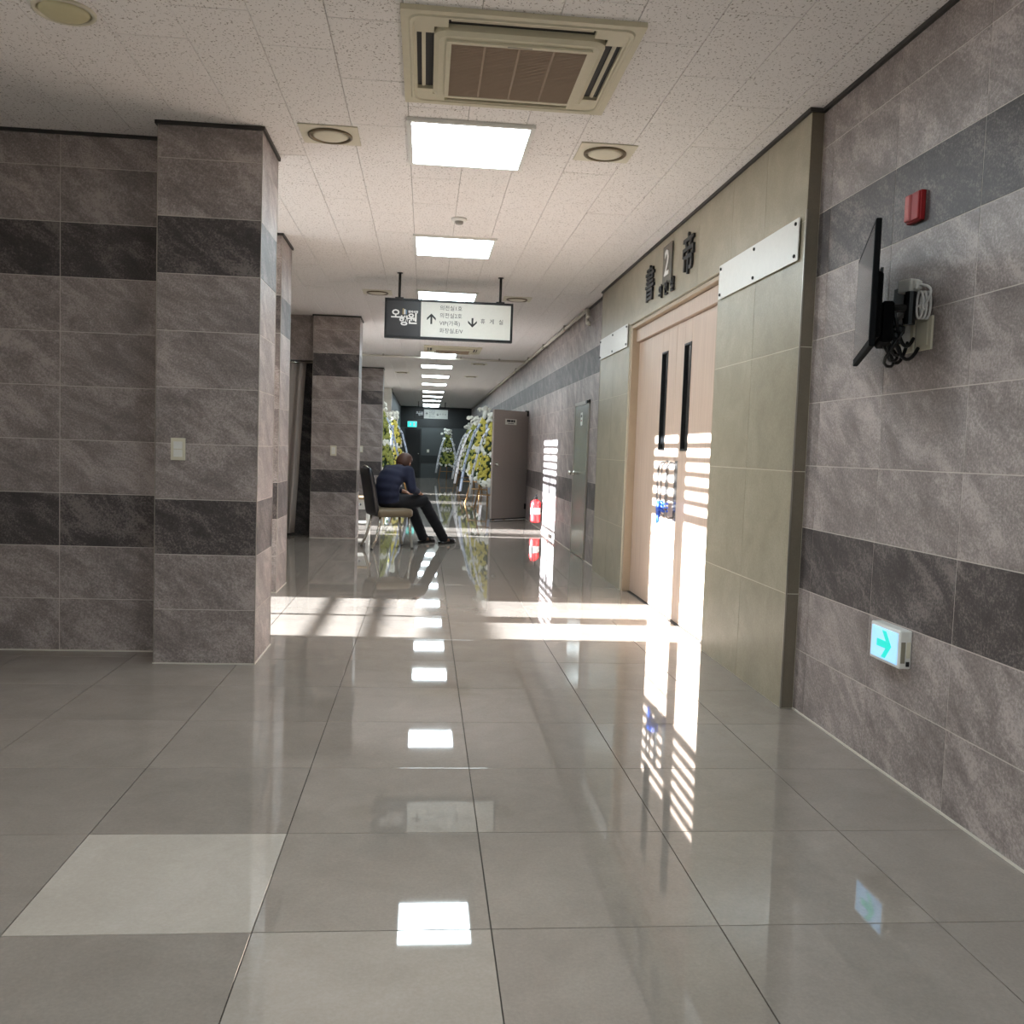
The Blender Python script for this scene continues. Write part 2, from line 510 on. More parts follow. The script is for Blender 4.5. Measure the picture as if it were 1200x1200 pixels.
# dark moulding between ceiling and walls
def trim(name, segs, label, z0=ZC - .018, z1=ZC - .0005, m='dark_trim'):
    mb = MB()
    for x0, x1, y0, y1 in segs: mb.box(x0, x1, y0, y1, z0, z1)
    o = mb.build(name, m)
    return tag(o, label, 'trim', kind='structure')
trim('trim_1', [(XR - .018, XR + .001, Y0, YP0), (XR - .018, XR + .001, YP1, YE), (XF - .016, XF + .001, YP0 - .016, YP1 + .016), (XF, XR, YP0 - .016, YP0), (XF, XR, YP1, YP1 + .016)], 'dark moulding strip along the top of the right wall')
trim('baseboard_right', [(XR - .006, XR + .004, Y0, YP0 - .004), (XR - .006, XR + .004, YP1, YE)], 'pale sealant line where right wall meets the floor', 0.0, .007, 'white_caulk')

# ---- left wall facing the camera
YL = 5.43
wl = MB().box(-5.1, -1.40, YL + T, YL + .23, 0, ZC).build('wall_left', 'wall_grout')
tag(wl, 'left wall facing the camera, grey tiles with two dark bands', 'wall', kind='structure')
tile_face(wl, (-3.24, YL + T, 0), 0, 1.80, [.6, 1.2])
tile_face(wl, (-5.1, YL + T, 0), 0, 1.86, [.06, .66, 1.26], singles=False)
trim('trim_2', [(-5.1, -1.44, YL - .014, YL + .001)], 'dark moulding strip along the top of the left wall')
trim('baseboard_left', [(-5.1, -1.44, YL - .006, YL + .002)], 'pale sealant line where left wall meets the floor', 0, .007, 'white_caulk')

def column(label, x0, x1, y0, y1, faces='frl', single=True, seams=()):
    c = MB().box(x0 + T, x1 - T, y0 + T, y1 - T, 0, ZC - .001).build('column', 'wall_grout')
    tag(c, label, 'column', kind='structure')
    if 'f' in faces: tile_face(c, (x0, y0 + T, 0), 0, x1 - x0, list(seams), single)
    if 'r' in faces: tile_face(c, (x1 - T, y0, 0), PI / 2, y1 - y0, [], single)
    if 'l' in faces: tile_face(c, (x0 + T, y1, 0), -PI / 2, y1 - y0, [], False)
    if 'b' in faces: tile_face(c, (x1, y1 - T, 0), PI, x1 - x0, [], False)
    for cx_, cy_ in ((x0, y0), (x1, y0), (x1, y1)):
        MB().box(cx_ - .002, cx_ + .002, cy_ - .002, cy_ + .002, 0, ZC - .02).build('corner_trim', 'metal_trim', c)
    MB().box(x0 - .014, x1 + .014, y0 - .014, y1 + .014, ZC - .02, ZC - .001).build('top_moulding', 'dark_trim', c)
    MB().box(x0 - .005, x1 + .005, y0 - .005, y1 + .005, 0, .007).build('base_line', 'white_caulk', c)
    return c
column('nearest grey tiled column with light switch on its front', -1.441, -.903, 5.144, 5.66, 'frlb')
column('narrow tiled pier just behind the nearest column', -1.75, -1.18, 7.66, 8.2, 'frb')
column('tiled column beside the hanging curtain, with a light switch', -1.47, -.88, 12.25, 12.75, 'frb')
column('far tiled column behind the seated person', -1.5, -.925, 20.0, 20.42, 'frb', True)
column('last tiled column by the end of the corridor, behind flower stands', -1.5, -1.0, 27.0, 27.5, 'frb', False)

def plain_wall(name, label, boxes, m='plaster'):
    mb = MB()
    for b in boxes: mb.box(*b)
    return tag(mb.build(name, m), label, 'wall', kind='structure')
# return walls of the bays on the left
plain_wall('wall_bay_near', 'plain return wall behind the narrow pier', [(XW, -1.75, 7.7, 8.15, 0, ZC)])
wc = plain_wall('wall_curtain_bay', 'tiled wall above the hanging curtain opening', [(XW, -1.47, 12.38, 12.6, 2.31, ZC), (XW, -2.55, 12.38, 12.6, 0, 2.31)], 'tile_grey')
plain_wall('wall_curtain_blocker', 'dark wall added behind the curtain to keep the gap in shade', [(XW, -1.46, 12.72, 12.78, 0, ZC)], 'tile_dark')  # dark sheet added so the gap beside the curtain stays shaded
plain_wall('wall_bay_far', 'plain return wall beside the far tiled column', [(XW, -1.5, 20.05, 20.38, 0, ZC)])
plain_wall('wall_bay_end', 'pale wall closing the bay behind the flower stands', [(XW, -1.0, 26.9, 27.1, 0, ZC)])
plain_wall('wall_far_left', 'dark grey far left wall of the corridor', [(-1.2, -1.02, 27.3, YE, 0, ZC)], 'end_tile')
# outer wall with its window openings
WINS = [(5.95, 7.53, .10, 2.27), (12.95, 14.45, .10, 2.27), (20.6, 21.7, .10, .80), (24.5, 25.3, .10, 2.4)]
bx = []
yy = YL
for a, b, c, d in WINS:
    bx.append((XW - .2, XW, yy, a, 0, ZC)); bx.append((XW - .2, XW, a, b, 0, c)); bx.append((XW - .2, XW, a, b, d, ZC)); yy = b
bx.append((XW - .2, XW, yy, YE, 0, ZC))
plain_wall('wall_outer', 'outer wall on the left with tall windows', bx)
plain_wall('wall_lobby_left', 'plain left wall of the lobby', [(-5.3, -5.1, Y0, -3.0, 0, ZC), (-5.3, -5.1, 3.6, YL + .23, 0, ZC), (-5.3, -5.1, -3.0, 3.6, 2.55, ZC)])
plain_wall('wall_sun_block', 'unseen pale block added outside the lobby glazing to stop the sun', [(-14, -10.5, -14, 4.4, -.1, 4.2)], 'wall_paint')  # added out of view: keeps direct sun off the lobby glazing
plain_wall('wall_back', 'plain wall at the back of the lobby', [(-5.3, XR + .3, Y0 - .2, Y0, 0, ZC)])
tag(MB().box(-60, XW - .2, -40, 80, -.3, -.1).box(XW - .2, 30, -40, Y0 - .2, -.3, -.1).build('ground', 'concrete'), 'paved ground outside the windows', 'ground', kind='structure')

# ---- windows
def window(n, label, y0, y1, z0, z1, bars, slats, mull):
    w = struct('window_%d' % n, label, 'window', (XW - .1, 0, 0))
    f = MB().box(-.03, .03, y0, y0 + .04, z0, z1).box(-.03, .03, y1 - .04, y1, z0, z1).box(-.03, .03, y0, y1, z0, z0 + .03).box(-.03, .03, y0, y1, z1 - .04, z1)
    f.build('frame', 'window_frame', w)
    MB().box(-.003, .003, y0 + .04, y1 - .04, z0 + .03, z1 - .04).build('pane', 'clear_glass', w)
    for a, b in bars: MB().box(-.02, .02, y0 + .03, y1 - .03, a, b).build('rail', 'window_frame', w)
    for m_ in mull:
        a, b = m_[:2]
        za, zb = m_[2:] if len(m_) > 2 else (z0 + .02, z1 - .03)
        MB().box(-.025, .025, a, b, za, zb).build('mullion', 'window_frame', w)
    for a, b, ya, yb in slats: MB().box(.04, .075, ya, yb, a, b).build('blind_slat', 'white_plastic', w)
    return w
slats1 = []
zs = 1.575
for k in range(8):
    slats1.append((zs, zs + (.085 if k == 0 else .060), 5.97, 7.51)); zs += .100 if k else .125
slats1.append((1.405, 1.425, 6.72, 7.51))
window(1, 'tall window behind the nearest column letting sunlight in', *WINS[0], [(.372, .387), (.437, .457), (.510, .592)], slats1, [(6.72, 6.77, .12, .60), (6.56, 6.80, .60, 2.24)])
window(2, 'tall window behind the curtain column letting sunlight in', *WINS[1], [(.45, .48), (.9, .95)], [(1.55 + .11 * k, 1.6 + .11 * k, 12.97, 14.43) for k in range(6)], [(13.62, 13.7)])
window(3, 'low window behind the far tiled column', *WINS[2], [], [], [(21.1, 21.15)])  # unseen opening, kept low so its sun reaches only the floor
window(4, 'narrow window added to brighten the bay by the left flower stands', *WINS[3], [(.9, .95)], [], [])  # unseen opening, added to make the bay behind the stands glow

gw = struct('window_5', 'unseen wide lobby glazing added left of the camera for fill light', 'window', (-5.2, 0, 0))  # added out of view: lets sky light in to fill the lobby
MB().box(-.03, .03, -3.0, 3.6, 0, .06).box(-.03, .03, -3.0, 3.6, 2.5, 2.55).build('frame', 'window_frame', gw)
for y in (-3.0, -1.7, -.4, .9, 2.2, 3.55): MB().box(-.03, .03, y, y + .05, .06, 2.5).build('mullion', 'window_frame', gw)
for y in (-2.95, -1.65, -.35, .95, 2.25): MB().box(-.004, .004, y, y + 1.25, .06, 2.5).build('pane', 'clear_glass', gw)

# ---- end wall
we = MB().box(-1.4, XR + .2, YE, YE + .2, 0, ZC).build('wall_end', 'end_tile')
tag(we, 'dark grey wall closing the far end of the corridor', 'wall', kind='structure')
MB().box(-1.02, XR, YE - .01, YE, 2.05, ZC).build('dark_band', 'end_dark', we)
MB().box(-1.02, XR, YE - .01, YE, .62, .92).build('dark_band', 'end_dark', we)

# ---- double door
d1 = struct('door_1', 'pale wooden double door with narrow dark window slits', 'door')
DX = 1.86
MB().box(XF + .012, DX + .06, YD1 - .05, YD1, 0, 2.36, .003).build('jamb', 'wood_frame', d1)
MB().box(XF + .012, DX + .06, YD0, YD0 + .05, 0, 2.36, .003).build('jamb', 'wood_frame', d1)
MB().box(XF + .012, DX + .06, YD0 + .05, YD1 - .05, 2.33, 2.36, .003).build('head_moulding', 'wood_frame', d1)
MB().box(DX - .03, DX + .06, YD0 + .05, YD1 - .05, 2.215, 2.325, .003).build('head_frame', 'door_wood', d1)
MB().box(DX + .06, DX + .065, YD0, YD1, 0, 2.36).build('stop_back', 'dark_trim', d1)
for k, (ya, yb, sy) in enumerate(((6.893, 8.128, 7.215), (5.732, 6.887, 6.575))):
    lf = MB().box(DX, DX + .045, ya, sy - .09, .008, 2.21, .002).box(DX, DX + .045, sy + .09, yb, .008, 2.21, .002).box(DX, DX + .045, sy - .09, sy + .09, .008, 1.265, .002).box(DX, DX + .045, sy - .09, sy + .09, 2.04, 2.21, .002).build('leaf', 'door_wood', d1)
    MB().box(DX + .012, DX + .02, sy - .09, sy + .09, 1.265, 2.04).build('pane', 'dark_glass', lf)
    MB().box(DX - .004, DX + .012, sy - .09, sy - .077, 1.265, 2.04).box(DX - .004, DX + .012, sy + .077, sy + .09, 1.265, 2.04).box(DX - .004, DX + .012, sy - .09, sy + .09, 1.265, 1.278).box(DX - .004, DX + .012, sy - .09, sy + .09, 2.027, 2.04).build('pane_bead', 'black_metal', lf)
    hy = 7.0 if k == 0 else 6.75
    for q, yo in enumerate((-.05, .05)):
        pts = [(DX, hy + yo, 1.17), (DX - .03, hy + yo, 1.175), (DX - .055, hy + yo, 1.15), (DX - .06, hy + yo, 1.08), (DX - .06, hy + yo, .85), (DX - .055, hy + yo, .78), (DX - .03, hy + yo, .755), (DX, hy + yo, .76)]
        if q == (0 if k == 0 else 1): MB().tube(pts, .0085, 8).build('handle', 'handle_steel', lf, smooth=True)
    if k == 0:
        MB().tube(pts, .0085, 8).build('handle', 'handle_steel', lf, smooth=True)
    MB().box(DX - .004, DX, hy - .04, hy + .04, .74, 1.19, .001).build('handle_plate', 'steel', lf)
MB().box(DX - .02, DX + .05, 5.70, 8.15, 0, .004).build('threshold', 'dark_trim', d1)
# blue strap tied on the handles
st = thing('door_strap', 'blue strap tied around the double door handles', 'strap', (DX - .06, 6.875, .81))
mb = MB()
for j in range(3):
    z = .0 + .028 * j
    mb.tube([(-.014, -.075, z), (-.016, -.03, z + .012), (-.016, .03, z - .006), (-.014, .075, z + .004), (.014, .075, z), (.016, 0, z), (.014, -.075, z), (-.014, -.075, z)], .011, 8)
mb.build('wrapped_band', 'blue_band', st, smooth=True)
MB().ball((-.03, -.01, .02), (.022, .03, .05), 10, 7).build('knot', 'blue_band', st, smooth=True)
MB().tube([(-.03, .0, .0), (-.035, .02, -.06), (-.03, .015, -.1)], [.014, .011, .008], 8).tube([(-.03, -.02, .0), (-.04, -.04, -.05), (-.03, -.035, -.085)], [.014, .011, .008], 8).build('loose_end', 'blue_band', st, smooth=True)

# ---- room name over the double door
ls = thing('room_name_lettering', 'dark raised room name lettering above the double door', 'lettering', (XF - .002, 6.9, 2.3))
RX = (0, 0, RZR)
def letter(body, y, z, size, m='ink', depth=.008, bold=0.0, x=-.008, sx=1.0):
    me = text_mesh('letter', body, size, m, depth, bold)
    if sx != 1: me.transform(Matrix.Diagonal((sx, 1, 1, 1)))
    return put('letter', me, ls, (x, y - 6.9, z - 2.3), RX)
letter('書', 7.46, 2.585, .30, bold=.003)
letter('帝', 6.36, 2.60, .30, bold=.003)
for k, ch in enumerate('의전실'):
    letter(ch, 7.10 - .17 * k, 2.475, .11, bold=.002)
bxm = MB().box(-.012, 0, -.13, .13, -.145, .145, .01, 2).build('number_plate', mat('plate_bronze', (104, 98, 88), .4, .3), ls, (0, 6.93 - 6.9, 2.66 - 2.3))
put('number', text_mesh('number', '2', .27, 'logo_white', .002, .004), bxm, (-.014, 0, 0), RX)

# ---- blank white plates with screws
def plate(label, y0, y1, z0, z1):
    p = thing('blank_plate', label, 'plate', (XF, (y0 + y1) / 2, (z0 + z1) / 2), group='blank white plates beside the double door')
    w, h = (y1 - y0) / 2, (z1 - z0) / 2
    MB().box(-.014, -.008, -w, w, -h, h, .001).build('board', 'plate_white', p)
    for sy in (-w + .035, 0, w - .035):
        for sz in (-h + .025, h - .025):
            MB().lathe([(.009, 0), (.009, .02), (.006, .022)], 10, axis='x').build('screw', 'black_metal', p, (0, sy, sz), (0, PI, 0))
plate('blank white plate between the double door and the tiled corner nearest the camera', 4.415, 5.635, 2.19, 2.395)
plate('blank white plate left of the double door, farther along', 8.23, 9.53, 2.185, 2.39)

# ---- steel service door and open grey door
d2 = struct('door_2', 'narrow grey steel service door with round knob', 'door')
MB().box(XR - .016, XR + .004, 10.40, 10.44, 0, 1.83).box(XR - .016, XR + .004, 11.36, 11.40, 0, 1.83).box(XR - .016, XR + .004, 10.40, 11.40, 1.79, 1.83).build('frame', 'metal_trim', d2)
lf = MB().box(XR - .012, XR + .002, 10.445, 11.355, .01, 1.785, .001).build('leaf', 'door_steel', d2)
MB().lathe([(.03, 0), (.03, .01), (.012, .012), (.012, .04), (.028, .045), (.03, .06), (.02, .072)], 16, axis='x').build('knob', 'chrome', lf, (XR - .012, 11.28, .98), (0, 0, PI), True)
MB().box(XR - .014, XR - .0115, 10.83, 10.95, 1.55, 1.70).build('notice', 'sign_white', lf)
MB().box(XR - .0148, XR - .0139, 10.85, 10.93, 1.645, 1.675).build('notice_print', 'ink', lf)
MB().box(XR - .0148, XR - .0139, 10.85, 10.93, 1.60, 1.612).build('notice_print', 'red_plastic', lf)
MB().box(XR - .03, XR - .012, 10.45, 10.55, 1.795, 1.825).build('hinge', 'black_metal', d2)

d3 = struct('door_3', 'grey door leaf standing open into the corridor', 'door', (1.83, 16.7, 0), math.atan2(-.62, -.66))
lf = MB().box(0, .92, -.02, .02, .03, 1.93, .002).build('leaf', 'door_grey', d3)
for s_ in (-1, 1):
    MB().lathe([(.03, 0), (.03, .01), (.012, .012), (.012, .04), (.03, .045), (.032, .06), (.02, .075)], 14, axis='y').build('knob', 'chrome', lf, (.85, s_ * .02, .98), (0, 0, 0 if s_ > 0 else PI), True)
# the side seen from the camera is local +Y
MB().box(.33, .63, .0203, .0215, 1.68, 1.78).build('notice', 'sign_white', lf)
for xa, xb in ((.37, .41), (.42, .48), (.49, .59)): MB().box(xa, xb, .0213, .0220, 1.725, 1.765).build('notice_print', 'ink', lf)
MB().box(.40, .56, .0213, .0220, 1.695, 1.705).build('notice_print', 'ink', lf)
for z in (.18, 1.85): MB().box(-.012, .05, -.026, .026, z, z + .1).build('hinge', 'black_metal', d3)
MB().box(-.02, .9, -.022, .022, .01, .03).build('door_sweep', 'black_plastic', d3)

d4 = struct('door_4', 'dark door at the far end under the green exit sign', 'door', (-.5, YE - .012, 0))
MB().box(-.34, .34, -.02, 0, 0, 2.0).build('frame', 'end_dark', d4)
lf = MB().box(-.29, .29, -.03, -.02, .01, 1.95, .002).build('leaf', 'black_plastic', d4)
MB().ball((.23, -.05, .98), .03, 10, 6).build('knob', 'chrome', lf, smooth=True)

# ------------------------------------------------------------------ ceiling fixtures
ORD = ['first', 'second', 'third', 'fourth', 'fifth', 'sixth', 'seventh', 'eighth', 'ninth', 'tenth', 'eleventh', 'twelfth', 'thirteenth']
pframe = MB().box(-.33, .33, -.37, -.345, -.018, .0).box(-.33, .33, .345, .37, -.018, 0).box(-.33, -.305, -.345, .345, -.018, 0).box(.305, .33, -.345, .345, -.018, 0).mesh('frame', 'white_plastic')
pdiff = MB().box(-.305, .305, -.345, .345, -.012, -.002).mesh('diffuser', 'panel_emit')
pdiff.materials.append(MATS['white_plastic'])
for p in pdiff.polygons:                      # only the underside of the diffuser glows
    p.material_index = 0 if p.normal.z < -.5 else 1
def light_panel(y, label):
    p = thing('ceiling_light', label, 'ceiling light', (.19, y + .37, ZC), group='lit panels along the middle of the ceiling')
    put('frame', pframe, p); put('diffuser', pdiff, p)
PY = [4.84, 7.42, 9.98, 12.54, 16.25, 18.7, 21.3, 24.0, 27.2, 29.8, 32.4, 35.2, 36.9]
EXTRA = {0: 'largest lit square ceiling panel, just behind the near air conditioner', 1: 'second lit ceiling panel, beyond the small smoke detector', 2: 'third lit ceiling panel, partly behind the top of the hanging sign',
         3: 'fourth lit ceiling panel, hidden behind the hanging sign', 4: 'lit ceiling panel just behind the far air conditioner'}
for i, y in enumerate(PY):
    light_panel(y, EXTRA.get(i, '%s lit ceiling panel counted from the camera along the corridor' % ORD[i]))
for i, y in enumerate((2.28, -.28, -2.84)):
    light_panel(y, ['lit ceiling panel right above the camera, out of the picture', 'lit ceiling panel behind the camera, middle of the lobby', 'lit ceiling panel behind the camera, next to the back wall'][i])

def rrect(w, h, r, z, n=5):
    pts = []
    for cx_, cy_, a0 in ((w - r, h - r, 0), (-w + r, h - r, PI / 2), (-w + r, -h + r, PI), (w - r, -h + r, 1.5 * PI)):
        for k in range(n + 1):
            a = a0 + PI / 2 * k / n
            pts.append((cx_ + r * math.cos(a), cy_ + r * math.sin(a), z))
    return pts
def loft(mb, loops, cap0=True, cap1=True):
    R_ = [[mb.bm.verts.new(p) for p in l] for l in loops]
    for a, b in zip(R_, R_[1:]):
        n = len(a)
        for k in range(n): mb.bm.faces.new((a[k], a[(k + 1) % n], b[(k + 1) % n], b[k]))
    if cap0: mb.bm.faces.new(R_[0][::-1])
    if cap1: mb.bm.faces.new(R_[-1])
    return mb
def cassette(label, x, y):
    """ceiling cassette: square panel .95 m, raised centre with slatted intake, one louvre slot per side"""
    c = thing('air_conditioner', label, 'air conditioner', (x, y, ZC), group='ceiling cassette air conditioners')
    H = .475
    # outer panel with four slots left open
    a, b, sl, sw = .345, .415, .29, .07
    mb = MB()
    mb.poly([(-H, -H, 0), (H, -H, 0), (H, -b, 0), (-H, -b, 0)], (0, 0, -.02))
    mb.poly([(-H, b, 0), (H, b, 0), (H, H, 0), (-H, H, 0)], (0, 0, -.02))
    mb.poly([(-H, -b, 0), (-b, -b, 0), (-b, b, 0), (-H, b, 0)], (0, 0, -.02))
    mb.poly([(b, -b, 0), (H, -b, 0), (H, b, 0), (b, b, 0)], (0, 0, -.02))
    for sx in (-1, 1):
        for sy in (-1, 1):
            mb.box(min(sx * sl, sx * b), max(sx * sl, sx * b), min(sy * a, sy * b), max(sy * a, sy * b), -.02, 0)
            mb.box(min(sx * a, sx * b), max(sx * a, sx * b), min(sy * sl, sy * a), max(sy * sl, sy * a), -.02, 0)
    mb.build('outer_panel', 'ac_cream', c)
    MB().box(-b, b, -b, b, -.004, .0).build('duct', 'ac_dark', c)
    r = MB()
    loft(r, [rrect(.445, .445, .05, -.02), rrect(.44, .44, .05, -.026), rrect(.428, .428, .05, -.026), rrect(.423, .423, .05, -.02)], False, False)
    r.build('raised_rim', 'ac_cream', c)
    mid = MB()
    loft(mid, [rrect(.345, .345, .06, 0), rrect(.345, .345, .06, -.03), rrect(.325, .325, .05, -.042)], True, True)
    mid.build('centre_panel', 'ac_cream', c)
    g = MB()
    G = .275
    for q in (-1, 1):
        g.box(-G - .02, G + .02, min(q * G, q * (G + .02)), max(q * G, q * (G + .02)), -.052, -.04)
        g.box(min(q * G, q * (G + .02)), max(q * G, q * (G + .02)), -G, G, -.052, -.04)
    gf = g.build('intake_frame', 'ac_cream', c)
    MB().box(-G, G, -G, G, -.044, -.0415).build('intake_filter', 'ac_back', gf)
    g = MB()
    n = 46
    for k in range(n):
        yy_ = -G + (k + .5) * 2 * G / n
        g.box(-G, G, yy_ - .0026, yy_ + .0026, -.051, -.046)
    g.build('slats', 'ac_grille', gf)['kind'] = 'stuff'
    g = MB()
    for xx_ in (-.14, 0, .14): g.box(xx_ - .004, xx_ + .004, -G, G, -.0515, -.0455)
    g.build('grille_ribs', 'ac_grille', gf)
    MB().box(-.05, .05, -G - .013, -G - .007, -.0535, -.052).build('badge', mat('badge_grey', (140, 134, 118), .4), gf)
    for k in range(4):
        v = MB().poly([(-sl + .01, -.010, -.013), (sl - .01, -.010, -.013), (sl - .01, .006, -.010), (-sl + .01, .006, -.010)], (0, .0, .003))
        v.build('louvre', 'ac_cream', c, Matrix.Rotation(k * PI / 2, 3, 'Z') @ Vector((0, -.385, 0)), (0, 0, k * PI / 2))
    return c
cassette('large cream ceiling cassette air conditioner nearest the camera', .335, 4.11)
cassette('small looking ceiling cassette air conditioner farther down, below the hanging sign', .41, 15.75)

# square speaker/downlight plates
def downlight(label, x, y, sq=True):
    d = thing('ceiling_downlight', label, 'downlight', (x, y, ZC), group='square ceiling downlight plates' if sq else None)
    if sq:
        MB().box(-.155, .155, -.15, .15, -.006, 0, .001).build('plate', 'cream_plastic', d)
    ring = []
    for rr, zz in ((.118, -.006), (.118, -.014), (.113, -.018), (.102, -.016), (.1, -.006)):
        ring.append([(rr * math.cos(2 * PI * k / 32), rr * math.sin(2 * PI * k / 32), zz + (0 if sq else .006)) for k in range(32)])
    m_ = MB(); loft(m_, ring, False, False)
    m_.build('ring', mat('brass_ring', (112, 98, 76), .35, .5) if sq else 'cream_plastic', d, smooth=True)
    MB().lathe([(.101, -.008 if sq else -.002), (.08, -.018), (.03, -.024)], 28).build('lens', 'cream_plastic' if sq else mat('lens_yellow', (206, 198, 160), .4), d, smooth=True)
downlight('square ceiling downlight plate left of the nearest lit panel', -.555, 5.19)
downlight('square ceiling downlight plate right of the nearest lit panel', .945, 5.19)
downlight('square ceiling downlight plate at left end of the hanging sign', -.56, 10.28)
downlight('square ceiling downlight plate at right end of the hanging sign', .96, 10.28)
downlight('small far ceiling downlight plate left of the far air conditioner lights', -.56, 21.0)
downlight('small far ceiling downlight plate right of the far air conditioner', 1.0, 18.2)
downlight('farther small ceiling downlight plate on the right of the lights', 1.0, 21.4)
downlight('round cream downlight without plate in upper left ceiling', -1.46, 3.92, False)

sd = thing('smoke_detector', 'small round white smoke detector on the ceiling', 'smoke detector', (.2, 6.86, ZC))
MB().lathe([(.055, 0), (.055, -.012), (.05, -.018), (.03, -.02)], 24).build('base', 'white_plastic', sd, smooth=True)
MB().lathe([(.03, -.018), (.03, -.034), (.022, -.042)], 20).build('sensor', mat('sensor_grey', (150, 146, 140), .4), sd, smooth=True)

# pipes
mb = MB().tube([(XR - .05, 10.55, 2.85), (XR - .05, 14, 2.85), (XR - .05, 20, 2.85), (XR - .05, 36, 2.85)], .022, 10)
pp = thing('ceiling_pipe', 'white pipe along the top of the right wall', 'pipe', (0, 0, 0))
mb.build('run', 'white_caulk', pp, smooth=True)
MB().tube([(XR - .05, 10.57, 2.85), (XR - .05, 10.55, 2.80), (XR - .05, 10.55, 2.72), (XR - .05, 10.52, 2.69), (XR - .05, 10.42, 2.69), (XR - .05, 10.40, 2.66)], .02, 10).build('elbow', 'white_caulk', pp, smooth=True)
MB().tube([(XR - .05, 10.55, 2.76), (XR - .05, 10.42, 2.77)], .017, 10).build('branch', 'white_caulk', pp, smooth=True)
for y in (12.2, 14.4, 16.5, 18.8): MB().box(XR - .08, XR, y - .015, y + .015, 2.82, 2.886).build('clamp', 'metal_trim', pp)
pp = thing('ceiling_pipe', 'white pipe crossing the ceiling behind the far air conditioner', 'pipe', (0, 17.0, 2.85))
MB().tube([(-2.6, 0, 0), (0, 0, 0), (XR - .05, 0, 0)], .02, 10).build('run', 'white_caulk', pp, smooth=True)
for x in (-.8, .6, 1.3): MB().box(x - .015, x + .015, -.02, .02, 0, .036).build('clamp', 'metal_trim', pp)

# ------------------------------------------------------------------ hanging sign
def hanging_sign(label, y, lit=False):
    s = thing('hanging_sign', label, 'sign', (.195, y, 2.64))
    W, H, D = .615, .375, .04
    MB().box(-W, W, -D, D, -H, -H + .022, .002).box(-W, W, -D, D, -.022, 0, .002).box(-W, -W + .022, -D, D, -H + .022, -.022).box(W - .022, W, -D, D, -H + .022, -.022).build('frame', 'black_metal', s)
    for q in (-1, 1):
        rz = 0 if q < 0 else PI
        f = MB().box(-W + .022, W - .022, -.034, 0, -H + .022, -.022).build('face', 'sign_white', s, (0, 0, 0), (0, 0, rz))
        MB().box(-W + .02, -.27, -.0355, -.03, -H + .02, -.02).build('logo_panel', 'sign_black', f)
        def tx(b, x, z, size, m='ink', bold=0., al='CENTER', y_=-.0345, sp=1.0):
            put('lettering', text_mesh('lettering', b, size, m, .0005, bold, al, sp), f, (x, y_, z))
        # calligraphic logo, three syllables stepping down
        tx('오', -.51, -.155, .10, 'logo_white', .003, y_=-.0362)
        tx('행', -.435, -.215, .10, 'logo_white', .003, y_=-.0364)
        tx('원', -.350, -.195, .11, 'logo_white', .003, y_=-.0366)
        tx('장례식장', -.345, -.125, .026, 'logo_white', .001, y_=-.0362)
        for k, (mm, xx) in enumerate((('logo_gold', -.44), ('logo_white', -.425), ('logo_blue', -.41))):
            MB().box(xx - .006, xx + .006, -.0362, -.035, -.15, -.095 - .006 * k).build('logo_stroke', mm, f)
        for xx, sg in ((-.17, 1), (.225, -1)):
            zc = -.185 if sg > 0 else -.19
            a = MB()
            a.box(xx - .009, xx + .009, -.0352, -.034, zc - .045, zc + .035)
            for e in (-1, 1):
                a.poly([(xx, -.0352, zc + sg * .055), (xx + e * .043, -.0352, zc + sg * .012), (xx + e * .043, -.0352, zc - sg * .010), (xx, -.0352, zc + sg * .032)], (0, .0012, 0))
            a.build('arrow', 'ink', f)
        for k, b in enumerate(('의전실1호', '의전실2호', 'VIP(가족)', '화장실,E/V')):
            tx(b, -.092, -.075 - .072 * k, .052, al='LEFT', sp=1.0)
        for k, ch in enumerate('휴게실'):
            tx(ch, .325 + .088 * k, -.185, .052)
    for x in (-.48, .49):
        MB().tube([(x, 0, -.002), (x, 0, ZC - 2.64 - .004)], .013, 10).build('hanger_rod', 'black_metal', s, smooth=True)
        MB().box(x - .04, x + .04, -.03, .03, -.004, .012).build('bracket', 'black_metal', s)
        MB().lathe([(.028, ZC - 2.64 - .008), (.028, ZC - 2.64 - .001)], 14, c=(x, 0, 0)).build('ceiling_rose', 'black_metal', s)
    return s
hanging_sign('near black and white hanging direction sign with arrows', 9.08)
hanging_sign('far small hanging direction sign at the end of the corridor', 34.0)

# ------------------------------------------------------------------ wall fittings
def switch(label, x, y, z, w, h, rz=0, gangs=2):
    s = thing('light_switch', label, 'light switch', (x, y, z), rz)
    MB().box(-w, w, -.008, 0, -h, h, .002, 2).build('plate', 'cream_plastic', s)
    for k in range(gangs):
        zz = -h * .72 + k * (1.44 * h / gangs)
        MB().box(-w * .6, w * .6, -.012, -.007, zz + .002, zz + 1.44 * h / gangs - .002, .001).build('rocker', 'white_plastic', s)
switch('cream light switch on the nearest tiled column', -1.32, 5.143, 1.17, .038, .06)
switch('cream light switch on the column beside the curtain', -1.185, 12.249, 1.145, .04, .065)
switch('cream light switch on the far tiled column behind the person', -1.36, 19.999, 1.15, .045, .07)
switch('pale wall switch on the dark end wall', .12, YE - .0, 1.1, .05, .06)

fa = thing('fire_alarm_lamp', 'red fire alarm box high on the right wall', 'alarm', (XR, 3.44, 2.198), RZR)
MB().box(-.05, .05, -.022, 0, -.056, .056, .004, 2).build('housing', 'red_plastic', fa)
MB().box(-.046, -.006, -.036, -.02, -.050, .050, .006, 2).build('lens', mat('pink_lens', (170, 92, 92), .15), fa)
MB().box(-.004, .048, -.030, -.02, -.052, .052, .004, 2).build('cover', 'red_plastic', fa)

